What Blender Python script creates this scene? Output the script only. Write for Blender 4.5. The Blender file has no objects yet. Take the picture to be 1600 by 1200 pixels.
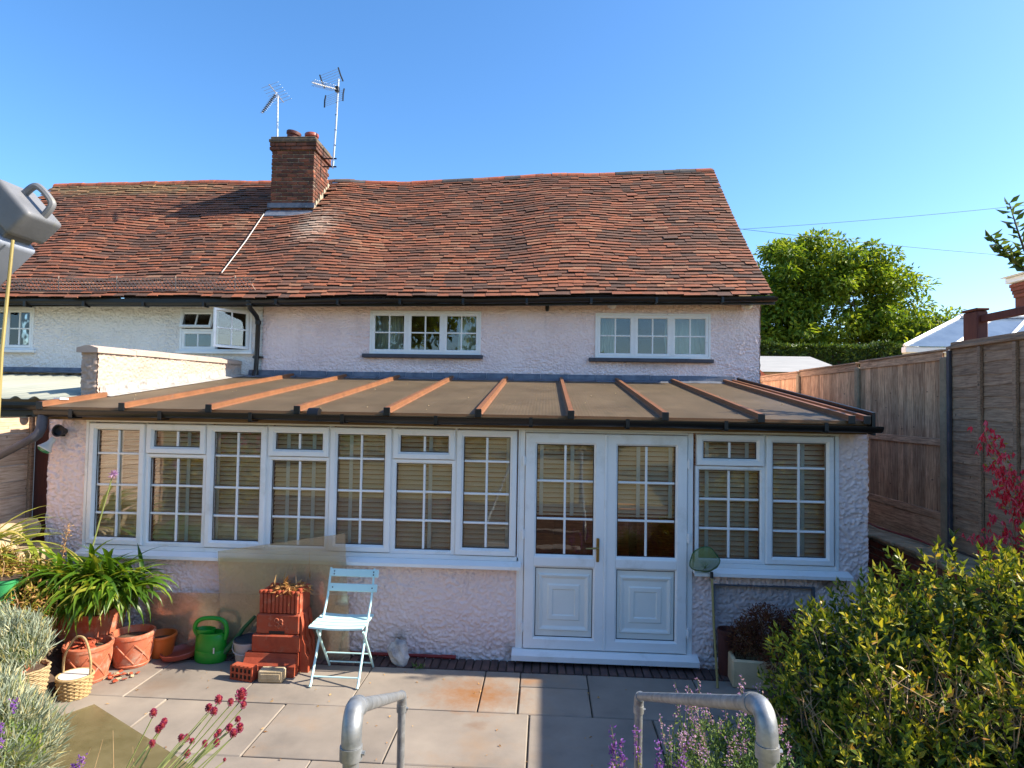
import bpy, bmesh, math, random
import numpy as np
from mathutils import Vector, Matrix, noise as mnoise

random.seed(7)
rng = np.random.default_rng(11)
scene = bpy.context.scene
C = scene.collection

# ---------------------------------------------------------------- camera
CAM = Vector((0.181, -5.8635, 2.383))
cam_d = bpy.data.cameras.new('camera')
cam = bpy.data.objects.new('camera', cam_d)
C.objects.link(cam)
YAW, PITCH, ROLL = 0.0550, 0.0335, 0.0168
_f = Vector((-math.sin(YAW) * math.cos(PITCH), math.cos(YAW) * math.cos(PITCH), math.sin(PITCH)))
_r = Vector((math.cos(YAW), math.sin(YAW), 0))
_u = _r.cross(_f)
_r2 = _r * math.cos(ROLL) + _u * math.sin(ROLL)
_u2 = _u * math.cos(ROLL) - _r * math.sin(ROLL)
cam.matrix_world = Matrix(((_r2.x, _u2.x, -_f.x, CAM.x), (_r2.y, _u2.y, -_f.y, CAM.y), (_r2.z, _u2.z, -_f.z, CAM.z), (0, 0, 0, 1)))
cam_d.sensor_width = 36.0
cam_d.lens = 21.78
cam_d.clip_start = 0.05
cam_d.clip_end = 3000
scene.camera = cam

# ---------------------------------------------------------------- sky, sun, exposure
TO_SUN = Vector((1.305, 0.035, 1.0)).normalized()
EL = math.asin(TO_SUN.z)
AZ = math.atan2(TO_SUN.x, TO_SUN.y)
world = bpy.data.worlds.new('World')
scene.world = world
world.use_nodes = True
wn = world.node_tree
wn.nodes.clear()
sky = wn.nodes.new('ShaderNodeTexSky')
sky.sky_type = 'NISHITA'
sky.sun_disc = False
sky.sun_elevation = EL
sky.sun_rotation = AZ
sky.air_density = 1.0
sky.dust_density = 0.9
sky.ozone_density = 4.5
bg = wn.nodes.new('ShaderNodeBackground')
bg.inputs['Strength'].default_value = 0.138
wo = wn.nodes.new('ShaderNodeOutputWorld')
hsv = wn.nodes.new('ShaderNodeHueSaturation')
hsv.inputs['Saturation'].default_value = 1.18
wn.links.new(sky.outputs[0], hsv.inputs['Color'])
wn.links.new(hsv.outputs[0], bg.inputs['Color'])
wn.links.new(bg.outputs[0], wo.inputs['Surface'])
sun_d = bpy.data.lights.new('sun', 'SUN')
sun_d.energy = 5.0
sun_d.angle = math.radians(0.55)
sun_d.color = (1.0, 0.90, 0.75)
sun = bpy.data.objects.new('sun', sun_d)
C.objects.link(sun)
sun.rotation_euler = (-TO_SUN).to_track_quat('-Z', 'Y').to_euler()
scene.view_settings.view_transform = 'Standard'
scene.view_settings.look = 'None'
scene.view_settings.exposure = 1.13
scene.view_settings.gamma = 1.0
scene.cycles.max_bounces = 10
scene.cycles.transparent_max_bounces = 24
scene.cycles.sample_clamp_indirect = 8.0

# ---------------------------------------------------------------- object helpers
def link(name, data, parent=None, mw=None):
    o = bpy.data.objects.new(name, data)
    C.objects.link(o)
    if parent is not None:
        o.parent = parent
        if parent.type == 'EMPTY':
            o.matrix_parent_inverse = parent.matrix_basis.inverted()
    if mw is not None:
        o.matrix_basis = mw
    return o

def tag(o, label=None, cat=None, group=None, kind=None):
    if label: o['label'] = label
    if cat: o['category'] = cat
    if group: o['group'] = group
    if kind: o['kind'] = kind
    return o

def thing(name, loc, label, cat, group=None):
    o = bpy.data.objects.new(name, None)
    C.objects.link(o)
    o.empty_display_size = 0.1
    o.matrix_basis = Matrix.Translation(Vector(loc))
    return tag(o, label, cat, group)

def mesh_np(name, v, f, mat=None, smooth=False, tint=None):
    """v (N,3), f (M,k) with one k"""
    v = np.asarray(v, dtype=np.float32); f = np.asarray(f, dtype=np.int32)
    me = bpy.data.meshes.new(name)
    k = f.shape[1]; n = f.shape[0]
    me.vertices.add(len(v)); me.vertices.foreach_set('co', v.ravel())
    me.loops.add(n * k); me.loops.foreach_set('vertex_index', f.ravel())
    me.polygons.add(n)
    me.polygons.foreach_set('loop_start', np.arange(0, n * k, k, dtype=np.int32))
    me.polygons.foreach_set('use_smooth', np.full(n, bool(smooth), dtype=bool))
    me.update(calc_edges=True)
    if tint is not None:
        a = me.attributes.new('tint', 'FLOAT', 'POINT')
        a.data.foreach_set('value', np.asarray(tint, dtype=np.float32))
    if mat: me.materials.append(mat)
    return me

class MB:
    def __init__(s): s.v = []; s.f = []
    def add(s, vs, fs):
        n = len(s.v); s.v += [tuple(p) for p in vs]; s.f += [tuple(i + n for i in q) for q in fs]
        return s
    def box(s, x0, x1, y0, y1, z0, z1, c=0.0, M=None):
        x0, x1 = sorted((x0, x1)); y0, y1 = sorted((y0, y1)); z0, z1 = sorted((z0, z1))
        if c <= 0:
            vs = [(x, y, z) for x in (x0, x1) for y in (y0, y1) for z in (z0, z1)]
            fs = [(0, 1, 3, 2), (4, 6, 7, 5), (0, 4, 5, 1), (2, 3, 7, 6), (0, 2, 6, 4), (1, 5, 7, 3)]
        else:
            c = min(c, (x1 - x0) * .45, (y1 - y0) * .45, (z1 - z0) * .45)
            vs = []; idx = {}
            for ix in (0, 1):
                for iy in (0, 1):
                    for iz in (0, 1):
                        X = (x0, x1)[ix]; Y = (y0, y1)[iy]; Z = (z0, z1)[iz]
                        dx = c if ix == 0 else -c; dy = c if iy == 0 else -c; dz = c if iz == 0 else -c
                        for a, p in (('x', (X, Y + dy, Z + dz)), ('y', (X + dx, Y, Z + dz)), ('z', (X + dx, Y + dy, Z))):
                            idx[(ix, iy, iz, a)] = len(vs); vs.append(p)
            g = lambda *k: idx[k]
            fs = []
            for i in (0, 1):
                q = [g(i, 0, 0, 'x'), g(i, 0, 1, 'x'), g(i, 1, 1, 'x'), g(i, 1, 0, 'x')]; fs.append(q if i == 0 else q[::-1])
                q = [g(0, i, 0, 'y'), g(1, i, 0, 'y'), g(1, i, 1, 'y'), g(0, i, 1, 'y')]; fs.append(q if i == 0 else q[::-1])
                q = [g(0, 0, i, 'z'), g(0, 1, i, 'z'), g(1, 1, i, 'z'), g(1, 0, i, 'z')]; fs.append(q if i == 0 else q[::-1])
            for i in (0, 1):
                for j in (0, 1):
                    fs.append((g(i, j, 0, 'x'), g(i, j, 0, 'y'), g(i, j, 1, 'y'), g(i, j, 1, 'x')))
                    fs.append((g(i, 0, j, 'x'), g(i, 0, j, 'z'), g(i, 1, j, 'z'), g(i, 1, j, 'x')))
                    fs.append((g(0, i, j, 'y'), g(0, i, j, 'z'), g(1, i, j, 'z'), g(1, i, j, 'y')))
                    for k in (0, 1):
                        fs.append((g(i, j, k, 'x'), g(i, j, k, 'y'), g(i, j, k, 'z')))
        if M is not None: vs = [M @ Vector(p) for p in vs]
        return s.add(vs, fs)
    def tube(s, pts, r, n=8, cap=True, closed=False):
        pts = [Vector(p) for p in pts]; m = len(pts)
        rs = r if isinstance(r, (list, tuple)) else [r] * m
        base = len(s.v); up = None
        for i, p in enumerate(pts):
            a = pts[(i - 1) % m] if (closed or i > 0) else p
            b = pts[(i + 1) % m] if (closed or i < m - 1) else p
            t = (b - a).normalized() if (b - a).length > 1e-9 else Vector((0, 0, 1))
            if up is None:
                up = Vector((0, 0, 1)) if abs(t.z) < .9 else Vector((1, 0, 0))
            x = t.cross(up)
            if x.length < 1e-6: x = t.cross(Vector((0, 1, 0)))
            x.normalize(); y = x.cross(t).normalized(); up = y
            for k in range(n):
                an = 2 * math.pi * k / n
                s.v.append(tuple(p + (x * math.cos(an) + y * math.sin(an)) * rs[i]))
        for i in range(m if closed else m - 1):
            j = (i + 1) % m
            for k in range(n):
                l = (k + 1) % n
                s.f.append((base + i * n + k, base + i * n + l, base + j * n + l, base + j * n + k))
        if cap and not closed:
            s.f.append(tuple(base + k for k in range(n))[::-1]); s.f.append(tuple(base + (m - 1) * n + k for k in range(n)))
        return s
    def lathe(s, prof, n=24, c=(0, 0, 0), sx=1.0, sy=1.0, M=None, wob=0):
        base = len(s.v); c = Vector(c)
        for r, z in prof:
            for k in range(n):
                an = 2 * math.pi * k / n
                p = Vector((r * math.cos(an) * sx, r * math.sin(an) * sy, z))
                if M is not None: p = M @ p
                s.v.append(tuple(c + p))
        for i in range(len(prof) - 1):
            for k in range(n):
                l = (k + 1) % n
                s.f.append((base + i * n + k, base + i * n + l, base + (i + 1) * n + l, base + (i + 1) * n + k))
        if prof[0][0] > 1e-4: s.f.append(tuple(base + k for k in range(n))[::-1])
        if prof[-1][0] > 1e-4: s.f.append(tuple(base + (len(prof) - 1) * n + k for k in range(n)))
        return s
    def frame(s, x0, x1, z0, z1, prof):
        """mitred rectangular ring; prof = closed list of (inset, y)"""
        base = len(s.v); m = len(prof)
        for cx, cz, sx, sz in ((x0, z0, 1, 1), (x1, z0, -1, 1), (x1, z1, -1, -1), (x0, z1, 1, -1)):
            for i, y in prof: s.v.append((cx + sx * i, y, cz + sz * i))
        for q in range(4):
            w = (q + 1) % 4
            for i in range(m):
                j = (i + 1) % m
                s.f.append((base + q * m + i, base + w * m + i, base + w * m + j, base + q * m + j))
        return s
    def prism(s, poly, d0, d1, fn=lambda a, b, d: (a, d, b)):
        """poly in (a,b) extruded over d; fn maps to xyz"""
        n = len(poly)
        vs = [fn(a, b, d0) for a, b in poly] + [fn(a, b, d1) for a, b in poly]
        fs = [tuple(range(n))[::-1], tuple(range(n, 2 * n))] + [(i, (i + 1) % n, n + (i + 1) % n, n + i) for i in range(n)]
        return s.add(vs, fs)
    def mesh(s, name, mat=None, smooth=False):
        me = bpy.data.meshes.new(name); me.from_pydata(s.v, [], s.f)
        bm = bmesh.new(); bm.from_mesh(me); bmesh.ops.recalc_face_normals(bm, faces=bm.faces); bm.to_mesh(me); bm.free()
        if mat: me.materials.append(mat)
        if smooth: me.polygons.foreach_set('use_smooth', [True] * len(me.polygons)); me.set_sharp_from_angle(angle=math.radians(38 if smooth is True else smooth))
        me.update()
        return me
    def build(s, name, mat, parent=None, smooth=False, mw=None):
        return link(name, s.mesh(name, mat, smooth), parent, mw)

def catmull(pts, n=5):
    P = [Vector(p) for p in pts]; P = [P[0] * 2 - P[1]] + P + [P[-1] * 2 - P[-2]]; out = []
    for i in range(1, len(P) - 2):
        a, b, c, d = P[i - 1:i + 3]
        for k in range(n):
            t = k / n; out.append(.5 * ((2 * b) + (c - a) * t + (2 * a - 5 * b + 4 * c - d) * t * t + (3 * b - a - 3 * c + d) * t ** 3))
    return out + [P[-2]]

# ---------------------------------------------------------------- numpy noise
_tab = rng.random((256, 256))
def vnoise(x, y, seed=0):
    x = x + seed * 17.3; y = y + seed * 31.7
    xi = np.floor(x).astype(int); yi = np.floor(y).astype(int)
    fx = x - xi; fy = y - yi
    fx = fx * fx * (3 - 2 * fx); fy = fy * fy * (3 - 2 * fy)
    g = lambda a, b: _tab[a & 255, b & 255]
    return (g(xi, yi) * (1 - fx) + g(xi + 1, yi) * fx) * (1 - fy) + (g(xi, yi + 1) * (1 - fx) + g(xi + 1, yi + 1) * fx) * fy

# ---------------------------------------------------------------- material helpers
def srgb(r, g, b):
    t = lambda c: (c / 12.92 if c <= .04045 else ((c + .055) / 1.055) ** 2.4)
    return (t(r / 255), t(g / 255), t(b / 255))

def newmat(name):
    m = bpy.data.materials.new(name); m.use_nodes = True
    nt = m.node_tree
    return m, nt, nt.nodes['Principled BSDF'], nt.nodes['Material Output']

def coordvec(nt, scale=(1, 1, 1), rnd=True):
    tc = nt.nodes.new('ShaderNodeTexCoord'); mp = nt.nodes.new('ShaderNodeMapping')
    mp.inputs['Scale'].default_value = scale
    if rnd:
        oi = nt.nodes.new('ShaderNodeObjectInfo'); mu = nt.nodes.new('ShaderNodeMath'); mu.operation = 'MULTIPLY'; mu.inputs[1].default_value = 37.0
        nt.links.new(oi.outputs['Random'], mu.inputs[0])
        cb = nt.nodes.new('ShaderNodeCombineXYZ')
        for i in range(3): nt.links.new(mu.outputs[0], cb.inputs[i])
        ad = nt.nodes.new('ShaderNodeVectorMath'); ad.operation = 'ADD'
        nt.links.new(tc.outputs['Object'], ad.inputs[0]); nt.links.new(cb.outputs[0], ad.inputs[1])
        nt.links.new(ad.outputs[0], mp.inputs['Vector'])
    else:
        nt.links.new(tc.outputs['Object'], mp.inputs['Vector'])
    return mp.outputs['Vector']

def noisetex(nt, vec, scale, detail=6, rough=.6, dist=0.0):
    n = nt.nodes.new('ShaderNodeTexNoise')
    n.inputs['Scale'].default_value = scale; n.inputs['Detail'].default_value = detail
    n.inputs['Roughness'].default_value = rough; n.inputs['Distortion'].default_value = dist
    nt.links.new(vec, n.inputs['Vector'])
    return n.outputs['Fac']

def ramp(nt, fac, stops, interp='LINEAR'):
    r = nt.nodes.new('ShaderNodeValToRGB'); e = r.color_ramp.elements; r.color_ramp.interpolation = interp
    while len(e) < len(stops): e.new(0.5)
    for i, (p, c) in enumerate(stops):
        e[i].position = p; e[i].color = (*c, 1) if len(c) == 3 else c
    if fac is not None: nt.links.new(fac, r.inputs['Fac'])
    return r.outputs['Color']

def mixc(nt, fac, a, b, mode='MIX'):
    m = nt.nodes.new('ShaderNodeMix'); m.data_type = 'RGBA'; m.blend_type = mode
    for val, sock in ((fac, m.inputs[0]), (a, m.inputs[6]), (b, m.inputs[7])):
        if hasattr(val, 'links') or hasattr(val, 'is_linked'): nt.links.new(val, sock)
        elif isinstance(val, (tuple, list)): sock.default_value = (*val, 1) if len(val) == 3 else val
        else: sock.default_value = val
    return m.outputs[2]

def bump(nt, bsdf, h, strength=.3, dist=.01):
    b = nt.nodes.new('ShaderNodeBump'); b.inputs['Strength'].default_value = strength; b.inputs['Distance'].default_value = dist
    nt.links.new(h, b.inputs['Height']); nt.links.new(b.outputs[0], bsdf.inputs['Normal'])

def surf(name, cols, rough=.7, scale=6.0, detail=6, stretch=(1, 1, 1), bstr=.2, bscale=60, bdist=.005, metal=0.0, rnd=True, dirt=None, objrand=0.0, spec=.5, lo=.3, hi=.7):
    """cols: list of 2-4 linear colours spread over a noise"""
    m, nt, b, out = newmat(name)
    v = coordvec(nt, stretch, rnd)
    f = noisetex(nt, v, scale, detail)
    n = len(cols)
    c = ramp(nt, f, [(lo + (hi - lo) * i / max(1, n - 1), cols[i]) for i in range(n)]) if n > 1 else None
    if c is None:
        b.inputs['Base Color'].default_value = (*cols[0], 1)
    if dirt and c is not None:
        dcol, dsc, dlo, dhi = dirt
        df = noisetex(nt, v, dsc, 8, .7)
        dm = ramp(nt, df, [(dlo, (0, 0, 0)), (dhi, (1, 1, 1))])
        c = mixc(nt, dm, c, dcol)
    if objrand and c is not None:
        oi = nt.nodes.new('ShaderNodeObjectInfo')
        mr = nt.nodes.new('ShaderNodeMapRange'); mr.inputs[3].default_value = 1 - objrand; mr.inputs[4].default_value = 1 + objrand
        nt.links.new(oi.outputs['Random'], mr.inputs[0])
        hs = nt.nodes.new('ShaderNodeHueSaturation'); nt.links.new(mr.outputs[0], hs.inputs['Value']); nt.links.new(c, hs.inputs['Color'])
        c = hs.outputs[0]
    if c is not None: nt.links.new(c, b.inputs['Base Color'])
    b.inputs['Roughness'].default_value = rough
    b.inputs['Metallic'].default_value = metal
    b.inputs['Specular IOR Level'].default_value = spec
    if bstr: bump(nt, b, noisetex(nt, v, bscale, 5), bstr, bdist)
    return m

def leafmat(name, stops, rough=.45, trans=.35, spec=.4):
    m, nt, b, out = newmat(name)
    at = nt.nodes.new('ShaderNodeAttribute'); at.attribute_name = 'tint'
    oi = nt.nodes.new('ShaderNodeObjectInfo')
    ad = nt.nodes.new('ShaderNodeMath'); ad.operation = 'ADD'
    nt.links.new(at.outputs['Fac'], ad.inputs[0]); nt.links.new(oi.outputs['Random'], ad.inputs[1])
    fr = nt.nodes.new('ShaderNodeMath'); fr.operation = 'FRACT'; nt.links.new(ad.outputs[0], fr.inputs[0])
    c = ramp(nt, fr.outputs[0], stops)
    nt.links.new(c, b.inputs['Base Color'])
    b.inputs['Roughness'].default_value = rough; b.inputs['Specular IOR Level'].default_value = spec
    tr = nt.nodes.new('ShaderNodeBsdfTranslucent')
    tc = mixc(nt, 1.0, c, (1.25, 1.15, .55), 'MULTIPLY')
    nt.links.new(tc, tr.inputs['Color'])
    mx = nt.nodes.new('ShaderNodeMixShader'); mx.inputs[0].default_value = trans
    nt.links.new(b.outputs[0], mx.inputs[1]); nt.links.new(tr.outputs[0], mx.inputs[2]); nt.links.new(mx.outputs[0], out.inputs['Surface'])
    return m

def glassmat(name, tint=(.93, .96, .94), refl=1.55, gain=1.0, rough=0.0, gcol=(1, 1, 1)):
    m, nt, b, out = newmat(name)
    nt.nodes.remove(b)
    t = nt.nodes.new('ShaderNodeBsdfTransparent'); t.inputs[0].default_value = (*tint, 1)
    g = nt.nodes.new('ShaderNodeBsdfGlossy'); g.inputs['Roughness'].default_value = rough; g.inputs['Color'].default_value = (*gcol, 1)
    fr = nt.nodes.new('ShaderNodeFresnel'); fr.inputs['IOR'].default_value = refl
    mu = nt.nodes.new('ShaderNodeMath'); mu.operation = 'MULTIPLY'; mu.use_clamp = True; mu.inputs[1].default_value = gain
    nt.links.new(fr.outputs[0], mu.inputs[0])
    v = coordvec(nt)
    bp = nt.nodes.new('ShaderNodeBump'); bp.inputs['Strength'].default_value = .05; bp.inputs['Distance'].default_value = .02
    nt.links.new(noisetex(nt, v, 3.0, 2), bp.inputs['Height']); nt.links.new(bp.outputs[0], g.inputs['Normal'])
    mx = nt.nodes.new('ShaderNodeMixShader')
    nt.links.new(mu.outputs[0], mx.inputs[0]); nt.links.new(t.outputs[0], mx.inputs[1]); nt.links.new(g.outputs[0], mx.inputs[2])
    nt.links.new(mx.outputs[0], out.inputs['Surface'])
    return m
# ---------------------------------------------------------------- materials
def render_mat(name, cols, dirtcol, stains=()):
    m, nt, b, out = newmat(name)
    g = nt.nodes.new('ShaderNodeNewGeometry')
    v = g.outputs['Position']
    c = ramp(nt, noisetex(nt, v, 1.6, 6), [(.3, cols[0]), (.55, cols[1]), (.75, cols[2])])
    d = ramp(nt, noisetex(nt, v, 34, 5, .7), [(.66, (0, 0, 0)), (.74, (1, 1, 1))])
    c = mixc(nt, d, c, dirtcol)
    st = noisetex(nt, coordvec(nt, (5, 5, .5), False), 1.0, 6, .65)
    c = mixc(nt, ramp(nt, st, [(.60, (0, 0, 0)), (.80, (.35, .35, .35))]), c, dirtcol)
    for (x, y, z, sx, sy, sz, col, k) in stains:
        mp = nt.nodes.new('ShaderNodeMapping'); mp.vector_type = 'TEXTURE'; mp.inputs['Location'].default_value = (x, y, z); mp.inputs['Scale'].default_value = (sx, sy, sz)
        nt.links.new(v, mp.inputs['Vector']); ln = nt.nodes.new('ShaderNodeVectorMath'); ln.operation = 'LENGTH'; nt.links.new(mp.outputs[0], ln.inputs[0])
        s_ = nt.nodes.new('ShaderNodeMath'); s_.operation = 'MULTIPLY_ADD'; s_.inputs[1].default_value = 1.8; nt.links.new(noisetex(nt, v, 14, 8, .75), s_.inputs[0]); nt.links.new(ln.outputs['Value'], s_.inputs[2])
        t_ = nt.nodes.new('ShaderNodeMath'); t_.operation = 'SUBTRACT'; t_.inputs[1].default_value = .85; nt.links.new(s_.outputs[0], t_.inputs[0])
        c = mixc(nt, ramp(nt, t_.outputs[0], [(.1, (k, k, k)), (.8, (0, 0, 0))]), c, col)
    nt.links.new(c, b.inputs['Base Color'])
    b.inputs['Roughness'].default_value = .85
    bump(nt, b, noisetex(nt, v, 150, 5, .7), .7, .005)
    return m

def tile_mat(name):
    m, nt, b, out = newmat(name)
    at = nt.nodes.new('ShaderNodeAttribute'); at.attribute_name = 'tint'
    oi = nt.nodes.new('ShaderNodeObjectInfo')
    ad = nt.nodes.new('ShaderNodeMath'); ad.operation = 'MULTIPLY_ADD'; ad.use_clamp = True; ad.inputs[1].default_value = .32
    nt.links.new(oi.outputs['Random'], ad.inputs[0]); nt.links.new(at.outputs['Fac'], ad.inputs[2])
    c = ramp(nt, ad.outputs[0], [(0, srgb(60, 46, 40)), (.2, srgb(86, 60, 47)), (.42, srgb(112, 70, 49)), (.62, srgb(136, 76, 49)), (.82, srgb(152, 87, 55)), (1, srgb(144, 106, 80))])
    g = nt.nodes.new('ShaderNodeNewGeometry'); P = g.outputs['Position']
    # weathering on each tile
    w = noisetex(nt, P, 22, 6, .7)
    c = mixc(nt, ramp(nt, w, [(.45, (0, 0, 0)), (.70, (.6, .6, .6))]), c, srgb(86, 64, 52))
    # broad drift of dark patches over the slope
    w2 = noisetex(nt, P, 1.1, 4, .6)
    c = mixc(nt, ramp(nt, w2, [(.45, (0, 0, 0)), (.72, (.5, .5, .5))]), c, srgb(98, 68, 54))
    # pale lichen spots
    l = noisetex(nt, P, 55, 4, .7)
    c = mixc(nt, ramp(nt, l, [(.63, (0, 0, 0)), (.72, (.75, .75, .75))]), c, srgb(178, 158, 132))
    # lime run below the chimney, moss along the far ridge: stains with their own place and ragged outline
    def blob(cx, cy, cz, sx, sy, sz, nscale, lo, hi):
        mp = nt.nodes.new('ShaderNodeMapping'); mp.vector_type = 'TEXTURE'
        mp.inputs['Location'].default_value = (cx, cy, cz); mp.inputs['Scale'].default_value = (sx, sy, sz)
        nt.links.new(P, mp.inputs['Vector'])
        ln = nt.nodes.new('ShaderNodeVectorMath'); ln.operation = 'LENGTH'; nt.links.new(mp.outputs[0], ln.inputs[0])
        n = noisetex(nt, P, nscale, 6, .7)
        s = nt.nodes.new('ShaderNodeMath'); s.operation = 'MULTIPLY_ADD'; s.inputs[1].default_value = 1.6
        nt.links.new(n, s.inputs[0]); nt.links.new(ln.outputs['Value'], s.inputs[2])
        t = nt.nodes.new('ShaderNodeMath'); t.operation = 'SUBTRACT'; t.inputs[1].default_value = .8
        nt.links.new(s.outputs[0], t.inputs[0])
        return ramp(nt, t.outputs[0], [(lo, (1, 1, 1)), (hi, (0, 0, 0))])
    mr = mixc(nt, .4, (0, 0, 0), blob(-4.05, 5.0, 5.62, .62, .95, .95, 13, .1, .8))
    c = mixc(nt, mr, c, srgb(216, 202, 180))
    mm = blob(-8.6, 6.4, 6.7, 2.6, .45, .45, 7, .3, 1.0)
    c = mixc(nt, mixc(nt, .45, (0, 0, 0), mm), c, srgb(146, 132, 88))
    nt.links.new(c, b.inputs['Base Color'])
    b.inputs['Roughness'].default_value = .85
    bump(nt, b, noisetex(nt, P, 90, 5), .4, .004)
    return m

def wood_mat(name, cols, grain=(1, 1, 1), gs=9, rough=.8, objrand=.3, knots=True):
    m, nt, b, out = newmat(name)
    v = coordvec(nt, grain, True)
    n1 = noisetex(nt, v, gs, 8, .65, .6)
    c = ramp(nt, n1, [(.36, cols[0]), (.5, cols[1]), (.64, cols[2])])
    v2 = coordvec(nt, tuple(1.0 if g >= 1 else g * 3 for g in grain), True)
    n2 = noisetex(nt, v2, 3.5, 5, .7)
    c = mixc(nt, ramp(nt, n2, [(.5, (0, 0, 0)), (.75, (.6, .6, .6))]), c, cols[0])
    if knots:
        vo = nt.nodes.new('ShaderNodeTexVoronoi'); vo.inputs['Scale'].default_value = 5.5; nt.links.new(v2, vo.inputs['Vector'])
        c = mixc(nt, ramp(nt, vo.outputs['Distance'], [(.05, (.8, .8, .8)), (.1, (0, 0, 0))]), c, tuple(x * .35 for x in cols[0]))
    oi = nt.nodes.new('ShaderNodeObjectInfo')
    mr = nt.nodes.new('ShaderNodeMapRange'); mr.inputs[3].default_value = 1 - objrand; mr.inputs[4].default_value = 1 + objrand
    nt.links.new(oi.outputs['Random'], mr.inputs[0])
    hs = nt.nodes.new('ShaderNodeHueSaturation'); nt.links.new(mr.outputs[0], hs.inputs['Value']); nt.links.new(c, hs.inputs['Color'])
    nt.links.new(hs.outputs[0], b.inputs['Base Color'])
    b.inputs['Roughness'].default_value = rough
    bump(nt, b, n1, .35, .004)
    return m

M = {}
M['pink'] = render_mat('pink_render', [srgb(236, 212, 206), srgb(244, 222, 215), srgb(240, 221, 217)], srgb(150, 128, 126), [(2.78, 0, .80, .22, .3, .13, srgb(112, 92, 70), .85), (-1.16, 0, .14, .09, .3, .16, srgb(108, 96, 70), .8), (.0 - .12, 0, .1, .1, .3, .12, srgb(120, 108, 92), .6), (-3.2, 0, .1, .9, .3, .12, srgb(150, 138, 118), .5), (3.0, 0, .5, .14, .4, .4, srgb(150, 136, 124), .5), (-1.7, 3.7, 3.02, .9, .3, .10, srgb(178, 160, 150), .5), (1.8, 3.7, 3.02, .9, .3, .10, srgb(178, 160, 150), .5)])
M['white_render'] = render_mat('white_render', [srgb(230, 224, 216), srgb(240, 233, 225), srgb(234, 229, 222)], srgb(150, 146, 132))
M['cream_render'] = render_mat('cream_render', [srgb(172, 152, 138), srgb(184, 164, 148), srgb(176, 158, 144)], srgb(122, 98, 80))
M['upvc'] = surf('white_upvc', [srgb(238, 238, 235), srgb(245, 245, 242)], .32, 3, bstr=.02, rnd=True, dirt=(srgb(196, 192, 178), 2.2, .55, .9))
M['panel'] = surf('door_panel_white', [srgb(230, 230, 222), srgb(238, 238, 230)], .4, 3, bstr=.02)
M['paint'] = surf('white_paint', [srgb(232, 232, 228), srgb(240, 240, 236)], .5, 8, bstr=.15, dirt=(srgb(150, 142, 128), 14, .62, .75))
M['glass'] = glassmat('window_glass', (.95, .96, .95), 1.52, 1.35)
M['glass_up'] = glassmat('cottage_glass', (.95, .97, .96), 1.52, 1.5)
M['black'] = surf('black_plastic', [srgb(14, 13, 14), srgb(22, 21, 22)], .42, 5, bstr=.05)
M['seal'] = surf('black_seal', [srgb(22, 22, 22)], .6, bstr=0)
M['sill_dark'] = surf('slate_sill', [srgb(58, 58, 66), srgb(76, 76, 84)], .6, 10)
M['tile'] = tile_mat('clay_tile')
M['tile_edge'] = surf('shaded_tile_edge', [srgb(52, 39, 32), srgb(72, 50, 39), srgb(96, 62, 46)], .95, 7, bstr=.4, rnd=False)  # dark browns painted in as the shade on the tile butts
M['underlay'] = surf('roof_underlay', [srgb(40, 30, 26), srgb(54, 40, 34)], .95, 5)
M['ridge'] = surf('ridge_tile', [srgb(120, 66, 46), srgb(176, 92, 60), srgb(150, 96, 74)], .85, 6, objrand=.25, dirt=(srgb(90, 84, 72), 12, .5, .7))
M['ridge_dark'] = surf('ridge_tile_dark', [srgb(70, 66, 64), srgb(96, 88, 82)], .85, 8, objrand=.2)
M['chim_brick'] = surf('chimney_brick', [srgb(72, 50, 42), srgb(104, 62, 46), srgb(136, 76, 50)], .9, 5, objrand=.4, bstr=.4, bscale=40, dirt=(srgb(62, 52, 46), 9, .48, .66))
M['mortar'] = surf('mortar', [srgb(150, 138, 118), srgb(182, 168, 146)], .95, 20, bstr=.4, dirt=(srgb(80, 74, 62), 8, .45, .7))
M['chim_cap'] = surf('chimney_cap', [srgb(88, 78, 66), srgb(118, 100, 82)], .95, 12, bstr=.5, dirt=(srgb(58, 54, 48), 7, .45, .65))
M['lead'] = surf('lead', [srgb(72, 78, 90), srgb(96, 102, 114), srgb(116, 120, 130)], .55, 7, bstr=.15, dirt=(srgb(160, 156, 150), 10, .6, .8))
M['alu'] = surf('aluminium', [srgb(180, 182, 184), srgb(204, 206, 208)], .4, 20, metal=.8, bstr=.05)
M['galv'] = surf('galvanised', [srgb(126, 130, 132), srgb(156, 159, 160), srgb(178, 180, 180)], .52, 22, metal=.7, bstr=.12, bscale=45, dirt=(srgb(150, 148, 142), 20, .5, .7))
M['bar'] = surf('brown_bar', [srgb(112, 72, 44), srgb(134, 86, 52)], .55, 7, bstr=.06, dirt=(srgb(120, 100, 86), 9, .6, .8))
M['slab'] = surf('paving', [srgb(118, 110, 101), srgb(138, 128, 117), srgb(152, 141, 128)], .75, 1.6, 10, bstr=.15, bscale=70, objrand=.07, dirt=(srgb(150, 124, 98), 1.3, .55, .85))
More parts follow.
